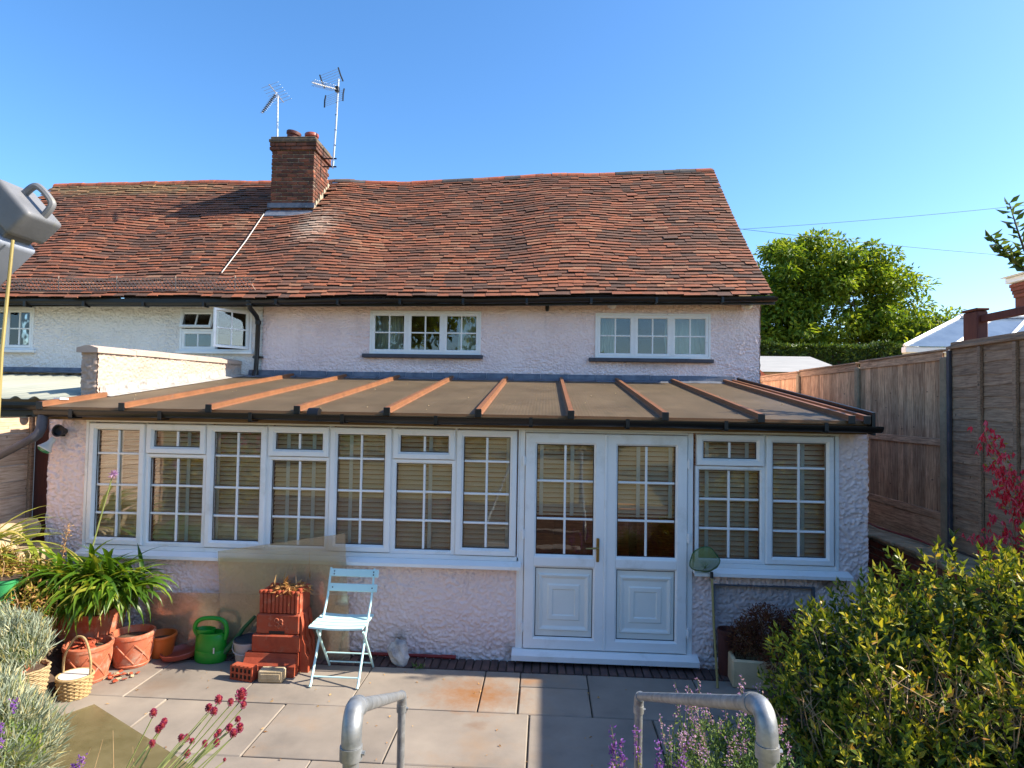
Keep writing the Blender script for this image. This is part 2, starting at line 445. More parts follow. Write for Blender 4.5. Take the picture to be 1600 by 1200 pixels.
def rust(m, spots):
    nt = m.node_tree; b = nt.nodes['Principled BSDF']; src = b.inputs['Base Color'].links[0].from_socket
    P = nt.nodes.new('ShaderNodeNewGeometry').outputs['Position']; c = src
    for (x, y, r, col, k) in spots:
        mp = nt.nodes.new('ShaderNodeMapping'); mp.vector_type = 'TEXTURE'; mp.inputs['Location'].default_value = (x, y, 0); mp.inputs['Scale'].default_value = (r, r * .8, 1)
        nt.links.new(P, mp.inputs['Vector']); ln = nt.nodes.new('ShaderNodeVectorMath'); ln.operation = 'LENGTH'; nt.links.new(mp.outputs[0], ln.inputs[0])
        s_ = nt.nodes.new('ShaderNodeMath'); s_.operation = 'MULTIPLY_ADD'; s_.inputs[1].default_value = 1.5; nt.links.new(noisetex(nt, P, 11, 8, .7), s_.inputs[0]); nt.links.new(ln.outputs['Value'], s_.inputs[2])
        t_ = nt.nodes.new('ShaderNodeMath'); t_.operation = 'SUBTRACT'; t_.inputs[1].default_value = .7; nt.links.new(s_.outputs[0], t_.inputs[0])
        c = mixc(nt, ramp(nt, t_.outputs[0], [(.0, (k, k, k)), (.95, (0, 0, 0))]), c, col)
    # fine spots of dirt and lichen
    c = mixc(nt, ramp(nt, noisetex(nt, P, 42, 4, .7), [(.68, (0, 0, 0)), (.74, (.6, .6, .6))]), c, srgb(96, 88, 78))
    nt.links.new(c, b.inputs['Base Color'])
rust(M['slab'], [(-.36, -.72, .52, srgb(140, 94, 50), 1.0), (.08, -.42, .16, srgb(150, 104, 60), .8), (-3.0, -.8, .3, srgb(120, 96, 74), .5), (-.3, -1.2, .12, srgb(120, 90, 66), .7), (-1.2, -1.4, .4, srgb(126, 116, 104), .5)])
M['joint'] = surf('paving_joint', [srgb(70, 64, 54), srgb(104, 94, 80)], .95, 20, dirt=(srgb(72, 78, 44), 3, .5, .65))
M['soldier'] = surf('edging_brick', [srgb(64, 54, 54), srgb(88, 68, 64), srgb(106, 80, 72)], .85, 6, objrand=.3, bstr=.3)
M['redbrick'] = surf('garden_brick', [srgb(104, 60, 48), srgb(138, 78, 60)], .9, 6, objrand=.3, bstr=.3)
M['soil'] = surf('soil', [srgb(62, 48, 38), srgb(92, 74, 58)], .95, 14, bstr=.8, bscale=40, bdist=.02)
M['grass'] = surf('lawn', [srgb(112, 108, 62), srgb(138, 124, 76), srgb(150, 132, 90)], .9, 1.2, bstr=.6, bscale=40, bdist=.03, rnd=False)
M['terracotta'] = surf('terracotta', [srgb(164, 84, 56), srgb(186, 102, 70), srgb(176, 108, 82)], .8, 6, bstr=.2, dirt=(srgb(186, 160, 140), 8, .5, .72))
M['orange_pot'] = surf('orange_plastic', [srgb(196, 96, 36), srgb(206, 106, 44)], .42, 4, bstr=.02)
M['red_clay'] = surf('red_clay', [srgb(140, 58, 34), srgb(164, 70, 40), srgb(156, 80, 54)], .8, 9, 8, bstr=.25, bscale=45, objrand=.08, dirt=(srgb(182, 132, 106), 8, .56, .74))
M['saucer'] = surf('saucer_plastic', [srgb(138, 62, 46), srgb(152, 74, 56)], .45, 5, bstr=.03)
M['green_plastic'] = surf('green_plastic', [srgb(24, 130, 34), srgb(32, 152, 42)], .4, 5, bstr=.05, dirt=(srgb(92, 128, 74), 9, .6, .8))
M['green_dark'] = surf('dark_green_plastic', [srgb(30, 88, 50), srgb(36, 100, 58)], .4, 3, bstr=.03)
M['green_bin'] = surf('mint_plastic', [srgb(52, 142, 84), srgb(62, 156, 94)], .5, 3, bstr=.03)
M['grey_plastic'] = surf('grey_plastic', [srgb(158, 156, 152), srgb(172, 170, 165)], .5, 4, bstr=.03, dirt=(srgb(120, 112, 98), 6, .6, .8))
M['dark_lid'] = surf('dark_lid', [srgb(44, 48, 54), srgb(60, 64, 70)], .5, 6, bstr=.05)
M['chair'] = surf('chair_paint', [srgb(186, 226, 226), srgb(198, 232, 232)], .38, 5, bstr=.04)
M['rock'] = surf('white_rock', [srgb(120, 122, 130), srgb(190, 188, 186), srgb(226, 222, 214)], .8, 7, bstr=.6, bscale=18, bdist=.02)
def sheetmat():
    m = glassmat('plastic_sheet', (.97, .94, .89), 1.5, 3.4, .16, (1, .97, .92)); nt = m.node_tree; out = nt.nodes['Material Output']; src = out.inputs['Surface'].links[0].from_socket
    v = coordvec(nt); c = ramp(nt, noisetex(nt, v, 2.5, 8, .6), [(.3, srgb(232, 212, 180)), (.7, srgb(244, 228, 200))])
    d = nt.nodes.new('ShaderNodeBsdfDiffuse'); nt.links.new(c, d.inputs[0]); t = nt.nodes.new('ShaderNodeBsdfTranslucent'); nt.links.new(c, t.inputs[0])
    a = nt.nodes.new('ShaderNodeMixShader'); a.inputs[0].default_value = .22; nt.links.new(d.outputs[0], a.inputs[1]); nt.links.new(t.outputs[0], a.inputs[2])
    mx = nt.nodes.new('ShaderNodeMixShader'); mx.inputs[0].default_value = .17; nt.links.new(src, mx.inputs[1]); nt.links.new(a.outputs[0], mx.inputs[2]); nt.links.new(mx.outputs[0], out.inputs['Surface'])
    return m
M['sheet'] = sheetmat()
M['board_unused'] = surf('olive_slab', [srgb(92, 86, 62), srgb(108, 100, 72), srgb(122, 112, 84)], .7, 5, 10, stretch=(1, 2.2, 1), bstr=.2, rnd=False, dirt=(srgb(140, 128, 98), 9, .58, .75))
def olive():
    m = glassmat('olive_sheet', (.78, .72, .54), 1.5, .7, .25); nt = m.node_tree; out = nt.nodes['Material Output']; src = out.inputs['Surface'].links[0].from_socket
    v = coordvec(nt, (1, 1, 1), False); c = ramp(nt, noisetex(nt, v, 5, 9, .65), [(.3, srgb(122, 112, 78)), (.7, srgb(156, 144, 108))])
    c = mixc(nt, ramp(nt, noisetex(nt, v, 30, 5, .7), [(.62, (0, 0, 0)), (.74, (.6, .6, .6))]), c, srgb(186, 176, 146))
    d = nt.nodes.new('ShaderNodeBsdfDiffuse'); nt.links.new(c, d.inputs[0])
    mx = nt.nodes.new('ShaderNodeMixShader'); mx.inputs[0].default_value = .45; nt.links.new(src, mx.inputs[1]); nt.links.new(d.outputs[0], mx.inputs[2]); nt.links.new(mx.outputs[0], out.inputs['Surface'])
    return m
M['board_olive'] = olive()
M['wicker'] = surf('wicker', [srgb(146, 120, 80), srgb(184, 158, 112)], .8, 40, bstr=.4, objrand=.12)
M['straw'] = surf('straw_pot', [srgb(146, 126, 92), srgb(176, 154, 116)], .85, 8, stretch=(1, 1, .3), bstr=.5)
M['fence'] = wood_mat('fence_board', [srgb(146, 108, 80), srgb(194, 150, 114), srgb(218, 178, 142)], (8, 8, .55))
M['fence_lap'] = wood_mat('lap_board', [srgb(122, 96, 76), srgb(156, 126, 100), srgb(178, 146, 118)], (8, .55, 8), objrand=.16)
M['fence_rail'] = wood_mat('fence_rail', [srgb(128, 98, 74), srgb(172, 136, 106), srgb(198, 162, 130)], (8, .55, 8))
M['fence_left'] = wood_mat('pale_fence_board', [srgb(170, 138, 112), srgb(204, 174, 146), srgb(220, 194, 168)], (8, .4, 8), objrand=.1)
M['concrete'] = surf('concrete_post', [srgb(130, 114, 92), srgb(160, 142, 116)], .9, 20, bstr=.4, dirt=(srgb(96, 92, 70), 5, .5, .75))
M['dark_red_wood'] = surf('dark_red_wood', [srgb(72, 34, 28), srgb(92, 46, 36)], .7, 8, stretch=(6, 6, .6), bstr=.2)
M['bamboo'] = surf('bamboo', [srgb(140, 124, 70), srgb(170, 152, 92)], .5, 8, stretch=(4, 4, .5), bstr=.1)
M['brass'] = surf('brass', [srgb(150, 122, 70), srgb(176, 146, 88)], .35, 10, metal=.9, bstr=.03)
M['blind'] = surf('blind_slat', [srgb(222, 206, 176), srgb(234, 218, 190)], .6, 3, bstr=.03, objrand=.04)
M['tape'] = surf('blind_tape', [srgb(214, 216, 208), srgb(224, 224, 216)], .8, 5, bstr=.05)
M['curtain'] = surf('curtain', [srgb(190, 196, 182), srgb(212, 216, 202)], .9, 6, stretch=(9, 9, .6), bstr=.1)
M['inside'] = surf('inside_wall', [srgb(150, 122, 92), srgb(164, 136, 104)], .9, 2, bstr=.05)
M['inside_floor'] = surf('inside_floor', [srgb(112, 84, 60), srgb(134, 104, 76)], .6, 4, stretch=(1, 6, 1), bstr=.05)
M['oak'] = wood_mat('sideboard_wood', [srgb(96, 58, 30), srgb(128, 80, 44), srgb(148, 96, 56)], (.5, 8, 8), knots=False)
M['timber_fascia'] = surf('fascia_timber', [srgb(92, 68, 42), srgb(120, 92, 58)], .8, 5, stretch=(.4, 6, 6))
M['corr'] = surf('corrugated_sheet', [srgb(150, 152, 138), srgb(170, 172, 156)], .4, 2, stretch=(1, .3, 1), bstr=.05, dirt=(srgb(170, 168, 148), 3, .5, .8))
M['fusc'] = surf('dark_fitting', [srgb(30, 28, 28), srgb(44, 42, 42)], .5, 6)
M['lens_green'] = surf('green_lens', [srgb(30, 96, 70), srgb(60, 150, 110)], .12, 8, bstr=.1, spec=.8)
M['lamp_white'] = surf('lamp_white', [srgb(210, 206, 196), srgb(224, 220, 210)], .4, 6)
M['jug'] = surf('grey_jug', [srgb(98, 100, 104), srgb(122, 123, 126)], .55, 8, bstr=.08, bscale=90, dirt=(srgb(132, 128, 60), 5, .56, .74))
M['jug_pale'] = surf('pale_grey_jug', [srgb(128, 136, 150), srgb(146, 152, 164)], .5, 5, bstr=.05)
M['trunk'] = surf('bark', [srgb(74, 64, 54), srgb(104, 92, 78)], .95, 9, stretch=(3, 3, .6), bstr=.8, bscale=14, bdist=.03)
M['stem'] = surf('stem_green', [srgb(120, 132, 70), srgb(150, 156, 92)], .6, 20, bstr=.05)
M['stem_dry'] = surf('dry_stem', [srgb(150, 118, 82), srgb(186, 156, 116)], .8, 20, bstr=.1)
M['felt'] = surf('shed_felt', [srgb(150, 150, 148), srgb(168, 167, 163)], .9, 3, stretch=(.4, 4, 1))
M['wire'] = surf('cable', [srgb(70, 74, 80)], .7, bstr=0)
M['stone'] = surf('rubble_stone', [srgb(140, 124, 98), srgb(176, 156, 122), srgb(196, 180, 150)], .9, 6, bstr=.6, objrand=.2)
M['trough'] = surf('stone_trough', [srgb(190, 168, 130), srgb(214, 192, 152)], .85, 7, bstr=.3)
M['hose'] = surf('red_hose', [srgb(120, 30, 30), srgb(138, 40, 38)], .5, 6)
M['recess'] = render_mat('grey_render', [srgb(196, 180, 178), srgb(208, 192, 188), srgb(202, 188, 186)], srgb(140, 132, 132))
# bronze multiwall sheet: lets a little light through
def bronze():
    m, nt, b, out = newmat('bronze_sheet')
    v = coordvec(nt)
    c = ramp(nt, noisetex(nt, v, 1.8, 8, .7), [(.3, srgb(96, 84, 64)), (.55, srgb(118, 103, 80)), (.75, srgb(132, 116, 92))])
    c = mixc(nt, ramp(nt, noisetex(nt, coordvec(nt, (6, .7, 1)), 2.2, 6, .7), [(.5, (0, 0, 0)), (.75, (.5, .5, .5))]), c, srgb(88, 84, 60))
    c = mixc(nt, ramp(nt, noisetex(nt, v, 40, 3), [(.7, (0, 0, 0)), (.76, (.8, .8, .8))]), c, srgb(176, 160, 138))
    nt.links.new(c, b.inputs['Base Color']); b.inputs['Roughness'].default_value = .5
    w = nt.nodes.new('ShaderNodeTexWave'); w.bands_direction = 'X'; w.inputs['Scale'].default_value = 10.0; nt.links.new(v, w.inputs['Vector'])
    bump(nt, b, w.outputs['Fac'], .25, .004)
    tr = nt.nodes.new('ShaderNodeBsdfTranslucent'); tr.inputs[0].default_value = (.7, .45, .24, 1)
    mx = nt.nodes.new('ShaderNodeMixShader'); mx.inputs[0].default_value = .36
    nt.links.new(b.outputs[0], mx.inputs[1]); nt.links.new(tr.outputs[0], mx.inputs[2]); nt.links.new(mx.outputs[0], out.inputs['Surface'])
    return m
M['bronze'] = bronze()
# greens (linear ramps over a per-leaf number)
G = lambda *a: srgb(*a)
M['l_tree'] = leafmat('tree_leaf', [(0, G(70, 98, 30)), (.4, G(102, 130, 38)), (.75, G(136, 156, 48)), (1, G(160, 170, 62))], .5, .45)
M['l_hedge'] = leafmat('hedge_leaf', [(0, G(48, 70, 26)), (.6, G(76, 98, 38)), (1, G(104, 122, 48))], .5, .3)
M['l_bush'] = leafmat('bush_leaf', [(0, G(62, 84, 28)), (.32, G(100, 120, 38)), (.58, G(152, 156, 46)), (.9, G(196, 186, 64)), (1, G(190, 146, 68))], .42, .3, .4)
M['l_agap'] = leafmat('strap_leaf', [(0, G(56, 90, 22)), (.45, G(84, 120, 30)), (.8, G(124, 150, 46)), (1, G(176, 168, 72))], .38, .4, .5)
M['l_silver'] = leafmat('silver_leaf', [(0, G(118, 130, 112)), (.4, G(150, 162, 142)), (.7, G(176, 182, 158)), (.84, G(196, 184, 138)), (1, G(140, 152, 96))], .7, .2, .2)
M['l_mint'] = leafmat('catmint_leaf', [(0, G(72, 100, 56)), (.6, G(112, 138, 82)), (1, G(140, 160, 100))], .6, .35, .3)
M['l_dry'] = leafmat('dry_leaf', [(0, G(140, 96, 56)), (.5, G(178, 134, 84)), (1, G(206, 172, 116))], .8, .3, .2)
M['l_brown'] = leafmat('brown_leaf', [(0, G(96, 56, 44)), (.5, G(124, 76, 56)), (1, G(140, 102, 66))], .8, .25, .2)
M['l_yucca'] = leafmat('spear_leaf', [(0, G(110, 136, 50)), (.5, G(158, 164, 70)), (1, G(196, 178, 96))], .5, .3, .4)
M['l_yellow'] = leafmat('yellow_green_leaf', [(0, G(120, 122, 40)), (.5, G(160, 150, 62)), (1, G(180, 152, 84))], .6, .35, .3)
M['f_purple'] = leafmat('purple_petal', [(0, G(104, 60, 150)), (.5, G(132, 84, 176)), (1, G(170, 120, 196))], .6, .4, .2)
M['f_lilac'] = leafmat('lilac_petal', [(0, G(152, 116, 170)), (.5, G(176, 140, 186)), (1, G(200, 168, 196))], .6, .4, .2)
M['f_allium'] = leafmat('allium_floret', [(0, G(132, 34, 76)), (.5, G(164, 56, 104)), (1, G(190, 92, 134))], .6, .3, .2)
M['f_red'] = leafmat('fuchsia_petal', [(0, G(212, 44, 66)), (.6, G(234, 70, 94)), (1, G(238, 120, 132))], .5, .4, .3)
M['f_pink'] = leafmat('pink_petal', [(0, G(206, 70, 130)), (1, G(232, 120, 168))], .5, .4, .3)
M['net'] = None
def netmat():
    m, nt, b, out = newmat('green_net')
    b.inputs['Base Color'].default_value = (*srgb(108, 128, 70), 1); b.inputs['Roughness'].default_value = .7
    t = nt.nodes.new('ShaderNodeBsdfTransparent'); mx = nt.nodes.new('ShaderNodeMixShader')
    v = coordvec(nt)
    w = nt.nodes.new('ShaderNodeTexChecker'); w.inputs['Scale'].default_value = 260; nt.links.new(v, w.inputs['Vector'])
    mr = nt.nodes.new('ShaderNodeMapRange'); mr.inputs[3].default_value = .55; mr.inputs[4].default_value = .85; nt.links.new(w.outputs['Fac'], mr.inputs[0])
    nt.links.new(mr.outputs[0], mx.inputs[0]); nt.links.new(t.outputs[0], mx.inputs[1]); nt.links.new(b.outputs[0], mx.inputs[2]); nt.links.new(mx.outputs[0], out.inputs['Surface'])
    return m
M['net'] = netmat()
# ================================================================ the setting
def sstep(t): t = np.clip(t, 0, 1); return t * t * (3 - 2 * t)
def terrain(x, y):
    up = sstep((-2.5 - y) / 1.7) * .74 + np.clip((-4.2 - y) * .05, 0, .9)
    left = sstep((-3.62 - x) / .5) * .34 + sstep((-4.3 - x) / .4) * .35
    right = sstep((x - 1.75) / .6) * .3
    h = np.maximum(up, np.maximum(left * (y < -.35), right * (y < -.55)))
    core = (x > -3.62 + np.clip((-1.3 - y) * .85, 0, .95)) & (x < 1.75) & (y > -2.5)
    left = np.maximum(left, sstep((-3.45 + np.clip((-1.3 - y) * .85, 0, .95) - x) / .35) * .26 * (y < -1.3))
    h = np.maximum(h, left * (y < -.35))
    h = np.where(core, -.12, h)
    h = np.where(y > -.35, -.12, h)
    h = np.where(x > 3.92, 1.04, h)
    return h + (vnoise(x * 3, y * 3, 3) - .5) * .05 * (~core)

def terrain_obj(name, xs, ys, mat):
    X, Y = np.meshgrid(xs, ys, indexing='ij')
    Z = terrain(X, Y)
    v = np.stack([X, Y, Z], -1).reshape(-1, 3)
    n, m = X.shape
    i = np.arange(n - 1)[:, None] * m + np.arange(m - 1)[None]
    f = np.stack([i, i + m, i + m + 1, i + 1], -1).reshape(-1, 4)
    return tag(link(name, mesh_np(name, v, f, mat, True)), kind='structure')

ground = MB().add([(-500, -500, -.16), (500, -500, -.16), (500, 500, -.16), (-500, 500, -.16)], [(0, 1, 2, 3)]).build('ground', M['grass'])
tag(ground, kind='structure')
terrain_obj('garden_bed', np.arange(-7, 7.01, .09), np.arange(-4.5, 0.46, .09), M['soil'])
terrain_obj('lawn', np.arange(-16, 16.01, .4), np.arange(-30, -4.39, .4), M['grass'])
# ground beyond the right-hand fence stands as high as the retaining wall
rb = MB().box(3.95, 40, .45, 60, -.15, 1.02).build('upper_ground', M['grass'])
tag(rb, kind='structure')

# ---- patio: bedding and single slabs
patio = MB().box(-4.0, 3.9, -2.62, .0, -.10, -.022).build('patio', M['joint'])
tag(patio, kind='structure')
YR = [-.262, -1.0, -1.735, -2.47]
rows = {0: [-4.0, -3.16, -2.25, -1.342, -.317, .577, 1.5, 2.4, 3.3],
        1: [-4.0, -3.74, -2.79, -1.823, -.866, .087, 1.03, 1.98, 2.9],
        2: [-4.0, -3.3, -2.3, -1.34, -.39, .56, 1.5, 2.4]}
def slab(x0, x1, y0, y1):
    g = random.uniform(.0035, .007)
    dz = random.uniform(-.002, .002)
    MB().box(x0 + g, x1 - g, y0 + g, y1 - g, -.03, dz, random.uniform(.003, .008), Matrix.Translation(((x0 + x1) / 2, (y0 + y1) / 2, 0)) @ Matrix.Rotation(random.uniform(-.0022, .0022), 4, 'Z') @ Matrix.Translation((-(x0 + x1) / 2, -(y0 + y1) / 2, 0))).build('slab', M['slab'], patio)
for r, xs in rows.items():
    for i in range(len(xs) - 1):
        if r == 0 and abs(xs[i] + .317) < .01:
            slab(-.317, -.005, YR[1], YR[0]); slab(-.005, .577, YR[1], -.53); slab(-.005, .577, -.53, YR[0])
        else:
            slab(xs[i], xs[i + 1], YR[r + 1], YR[r])
# soldier course of edging bricks along the foot of the wall
edge = MB().box(-3.9, 3.1, -.258, .0, -.03, -.016).build('brick_edging', M['joint'])
tag(edge, kind='structure')
bmsh = [MB().box(-.0335, .0335, -.115, .115, -.03, .006 + k * .002, .005).mesh('brick', M['soldier']) for k in range(3)]
x = -3.85
while x < 3.05:
    mw = Matrix.Translation((x, -.138 + random.uniform(-.004, .004), random.uniform(-.006, .002))) @ Matrix.Rotation(random.uniform(-.03, .03), 4, 'Z')
    link('brick', random.choice(bmsh), edge, mw)
    x += .0765
# ---- garden steps under the handrails
steps = MB()
for i in range(4):
    steps.box(-.72, .72, -2.62 - i * .43, -4.5, -.1, .17 * (i + 1), .01)
tag(steps.build('garden_steps', M['slab']), kind='structure')

# ================================================================ rendered (roughcast) wall sheets with real relief
def breaks(a, b, cuts, res):
    ps = sorted({a, b, *[c for c in cuts if a < c < b]})
    out = []
    for p, q in zip(ps[:-1], ps[1:]):
        n = max(1, int(round((q - p) / res)))
        out += list(np.linspace(p, q, n, endpoint=False))
    return np.array(out + [b])

def relief(name, u, v, holes, fn, mat, parent, res=.0075, amp=.0145, seed=0, soft_edges=True):
    us = breaks(u[0], u[1], [h[0] for h in holes] + [h[1] for h in holes], res)
    vs = breaks(v[0], v[1], [h[2] for h in holes] + [h[3] for h in holes], res)
    U, V = np.meshgrid(us, vs, indexing='ij')
    a = vnoise(U * 36, V * 45, seed + 1); b = vnoise(U * 72, V * 80, seed + 2); c = vnoise(U * 5, V * 5, seed + 3)
    d = vnoise(U * 2.1, V * 1.2, seed + 4)
    e = vnoise(U * 56 + V * 14, V * 62 - U * 14, seed + 5); rdg = 1 - np.abs(2 * e - 1)
    h = sstep((a * .55 + b * .45 - .40) / .22) * amp * (.45 + .7 * c) + rdg * amp * .45 + b * amp * .3 + (d - .5) * .014
    P = fn(U, V, h)
    n, m = U.shape
    i = np.arange(n - 1)[:, None] * m + np.arange(m - 1)[None]
    f = np.stack([i, i + m, i + m + 1, i + 1], -1)
    cu = (us[:-1] + us[1:]) / 2; cv = (vs[:-1] + vs[1:]) / 2
    keep = np.ones((n - 1, m - 1), bool)
    for x0, x1, z0, z1 in holes:
        keep &= ~(((cu > x0) & (cu < x1))[:, None] & ((cv > z0) & (cv < z1))[None])
    return link(name, mesh_np(name, np.stack(P, -1).reshape(-1, 3), f[keep], mat, True), parent)

front = lambda Y: (lambda U, V, h: (U, Y + .016 - h, V))
YW = 3.705   # upper wall plane

cottage = thing('cottage', (-.4, 3.7, 0), 'pale pink roughcast cottage with sagging red clay tile roof', 'house')
neighbour = thing('cottage', (-7.2, 3.7, 0), 'white roughcast cottage on the left with an open casement window', 'house')
XS = -4.322  # party line
UW = [(-2.593, -.843, 3.144, 3.826), (.927, 2.672, 3.125, 3.816)]         # upper windows of the pink cottage
NW = [(-9.33, -8.12, 3.14, 3.83), (-5.675, -4.50, 3.155, 3.825)]
relief('wall', (XS, 3.41), (2.62, 4.03), UW, front(YW), M['pink'], cottage, seed=5)
relief('wall', (-10.1, XS - .002), (2.40, 3.98), NW, front(YW), M['white_render'], neighbour, seed=9, res=.0092, amp=.016)
relief('wall', (YW, 9.0), (0, 4.0), [], lambda U, V, h: (3.41 + h, U, V), M['pink'], cottage, res=.04, seed=6)
# wall body behind the render, with reveals round the openings
def wallbody(parent, x0, x1, z0, z1, holes, y0, y1, mat, name='wall_core'):
    mb = MB()
    hs = sorted(holes); xx = x0; y0 = y0 + .018
    for h in hs:
        mb.box(xx, h[0], y0, y1, z0, z1); mb.box(h[0], h[1], y0, y1, z0, h[2]); mb.box(h[0], h[1], y0, y1, h[3], z1); xx = h[1]
    mb.box(xx, x1, y0, y1, z0, z1)
    return mb.build(name, mat, parent)
wallbody(cottage, XS, 3.39, 0, 3.98, UW, YW + .012, YW + .26, M['inside'])
wallbody(neighbour, -10.08, XS - .004, 0, 3.95, NW, YW + .012, YW + .26, M['inside'])
MB().box(XS, 3.38, 8.9, 9.1, 0, 4.0).box(3.2, 3.385, YW + .27, 8.89, 0, 4.0).prism([(YW + .1, 3.9), (9.0, 3.9), (6.5, 6.85)], 3.2, 3.39, lambda a, b, d: (d, a, b)).box(XS, 3.19, YW + .27, 8.89, 2.62, 2.7).box(XS, XS + .1, YW + .27, 8.89, 0, 4.0).build('inner_walls', M['inside'], cottage)
MB().box(-10.08, XS - .01, 8.9, 9.1, 0, 4.0).box(-10.08, -9.9, YW + .27, 8.89, 0, 4.0).prism([(YW + .1, 3.85), (9.0, 3.85), (6.5, 6.7)], -10.08, -9.9, lambda a, b, d: (d, a, b)).box(-9.89, XS - .01, YW + .27, 8.89, 2.62, 2.7).build('inner_walls', M['inside'], neighbour)

# ================================================================ roof
RX = np.array([-10.25, -8.67, -6.87, -5.64, -4.39, -2.68, -1.1, .075, 1.49, 2.64, 3.5])
RZ = np.array([6.885, 6.912, 6.948, 6.931, 6.914, 6.908, 6.983, 7.045, 7.079, 7.127, 7.155])
EX = np.array([-10.25, -8.44, -4.3, -1.3, 1.56, 3.5]); EZ = np.array([3.90, 3.926, 3.956, 3.988, 4.028, 4.051])
YE, YRG = 3.36, 6.57
def roof_pt(x, s):
    ze = np.interp(x, EX, EZ) + .012; zr = np.interp(x, RX, RZ) - .05
    z = ze + (zr - ze) * s
    z = z + (np.sin(s * math.pi)) * (.042 * math.sin(x * 1.3 + .6) + .02 * math.sin(x * 2.9) - .04) + .018 * math.exp(-((x - .25) / .6) ** 2) * s
    z = z + .05 * math.exp(-((x + 4.1) / .5) ** 2) * s
    return Vector((x, YE + (YRG - YE) * s, z))
def roof_frame(x, s):
    p = roof_pt(x, s); e = .02
    ex = (roof_pt(x + e, s) - roof_pt(x - e, s)).normalized(); es = (roof_pt(x, min(1, s + e)) - roof_pt(x, max(0, s - e))).normalized()
    nz = ex.cross(es).normalized(); es = nz.cross(ex)
    return p, ex, es, nz

def tile_local(w, l, t, camber):
    xs = (-w / 2, 0, w / 2); vs = []
    for y in (0, l):
        for x in xs: vs.append((x, y, t + (camber if x == 0 else 0)))
    for y in (0, l):
        for x in xs: vs.append((x, y, (camber if x == 0 else 0)))
    fs = [(0, 1, 4, 3), (1, 2, 5, 4), (6, 7, 1, 0), (7, 8, 2, 1), (0, 3, 9, 6), (2, 8, 11, 5)]
    return np.array(vs), fs
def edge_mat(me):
    # darker butt edges put the shade line under each course into the colour
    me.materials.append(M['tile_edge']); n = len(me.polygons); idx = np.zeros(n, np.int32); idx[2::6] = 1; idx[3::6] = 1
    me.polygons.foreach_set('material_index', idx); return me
tile_meshes = []
for k in range(6):
    vs, fs = tile_local(random.uniform(.1625, .1655), .15, random.uniform(.0125, .015), random.uniform(.0, .001))
    vs[0:3, 1] += rng.uniform(-.003, .003); vs[0, 1] += random.uniform(-.004, .005); vs[2, 1] += random.uniform(-.004, .005); vs[6:9, 1] = vs[0:3, 1] + .003
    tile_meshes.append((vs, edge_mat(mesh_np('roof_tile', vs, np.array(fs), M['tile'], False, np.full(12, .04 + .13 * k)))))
NC = 45; TW = .166
def roof_underlay(parent, x0, x1, name):
    mb = MB(); xs = np.linspace(x0, x1, 40); ss = np.linspace(0, 1, 14)
    vs = [tuple(roof_pt(x, s) - Vector((0, 0, .012))) for x in xs for s in ss]
    mb.add(vs, [(i * 14 + j, (i + 1) * 14 + j, (i + 1) * 14 + j + 1, i * 14 + j + 1) for i in range(39) for j in range(13)])
    vb = [(x, y, z) for x in (x0, x1) for y, z in ((6.57, 6.86), (9.75, 3.9))]
    mb.add(vb, [(0, 1, 3, 2)])
    return mb.build(name, M['underlay'], parent)
roofs = [roof_underlay(cottage, XS, 3.44, 'roof'), roof_underlay(neighbour, -10.2, XS, 'roof')]
CH = (-5.12, -4.285, 5.55, 6.33)     # chimney stack footprint
tiles = ([], [])
for r in range(NC + 1):
    s = (r - .18) / NC
    x = -10.24 - random.uniform(0, .01)
    wob = random.uniform(0, 6)
    while x < 3.45:
        tw = random.uniform(.15, .25) if x > -10.2 else random.uniform(.06, .25)
        if x + tw > 3.40: tw = max(.05, 3.462 - x)
        xx = x + tw / 2
        ss = s + (.16 * math.sin(xx * 1.9 + r * .07) + .09 * math.sin(xx * 5.1 + wob) + random.uniform(-.11, .11)) / NC
        p, ex, es, nz = roof_frame(xx, min(max(ss, -.01), 1))
        if ss < 0: p = p + es * (ss * 4.4)
        if not (CH[0] - .05 < xx < CH[1] + .05 and CH[2] - .1 < p.y < CH[3]):
            ti = random.uniform(-.022, .022); lift = .033 + random.uniform(-.003, .005) + (.006 if random.random() < .04 else 0)
            A = Matrix(((ex.x, es.x, nz.x, p.x), (ex.y, es.y, nz.y, p.y), (ex.z, es.z, nz.z, p.z), (0, 0, 0, 1)))
            A = A @ Matrix.Translation((0, -.012, lift)) @ Matrix.Rotation(-.18 + random.uniform(-.02, .02), 4, 'X') @ Matrix.Rotation(ti, 4, 'Z') @ Matrix.Rotation(random.uniform(-.008, .008), 4, 'Y') @ Matrix.Diagonal((tw / .1625, 1, 1, 1))
            tiles[0 if xx > XS else 1].append(((p - CAM).length, A, random.randrange(6)))
        x += tw - .0005
for grp, rf in zip(tiles, roofs):
    grp.sort(key=lambda t: t[0])
    for d, A, k in grp[:300]: link('roof_tile', tile_meshes[k][1], rf, A)
    vs = []; fs = []; tt = []
    fq = np.array(tile_local(.1, .1, .1, 0)[1])
    for d, A, k in grp[300:]:
        a = np.array(A); n = len(vs) * 12
        vs.append(tile_meshes[k][0] @ a[:3, :3].T + a[:3, 3]); fs.append(fq + n); tt.append(np.full(12, min(.8, max(.0, .34 + .42 * mnoise.noise(Vector((A[0][3] * .9, A[2][3] * 2.4, 0))) + random.gauss(0, .21) + (.2 if random.random() < .04 else 0)))))
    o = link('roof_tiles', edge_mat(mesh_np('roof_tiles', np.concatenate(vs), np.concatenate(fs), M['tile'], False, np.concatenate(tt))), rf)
    o['kind'] = 'stuff'
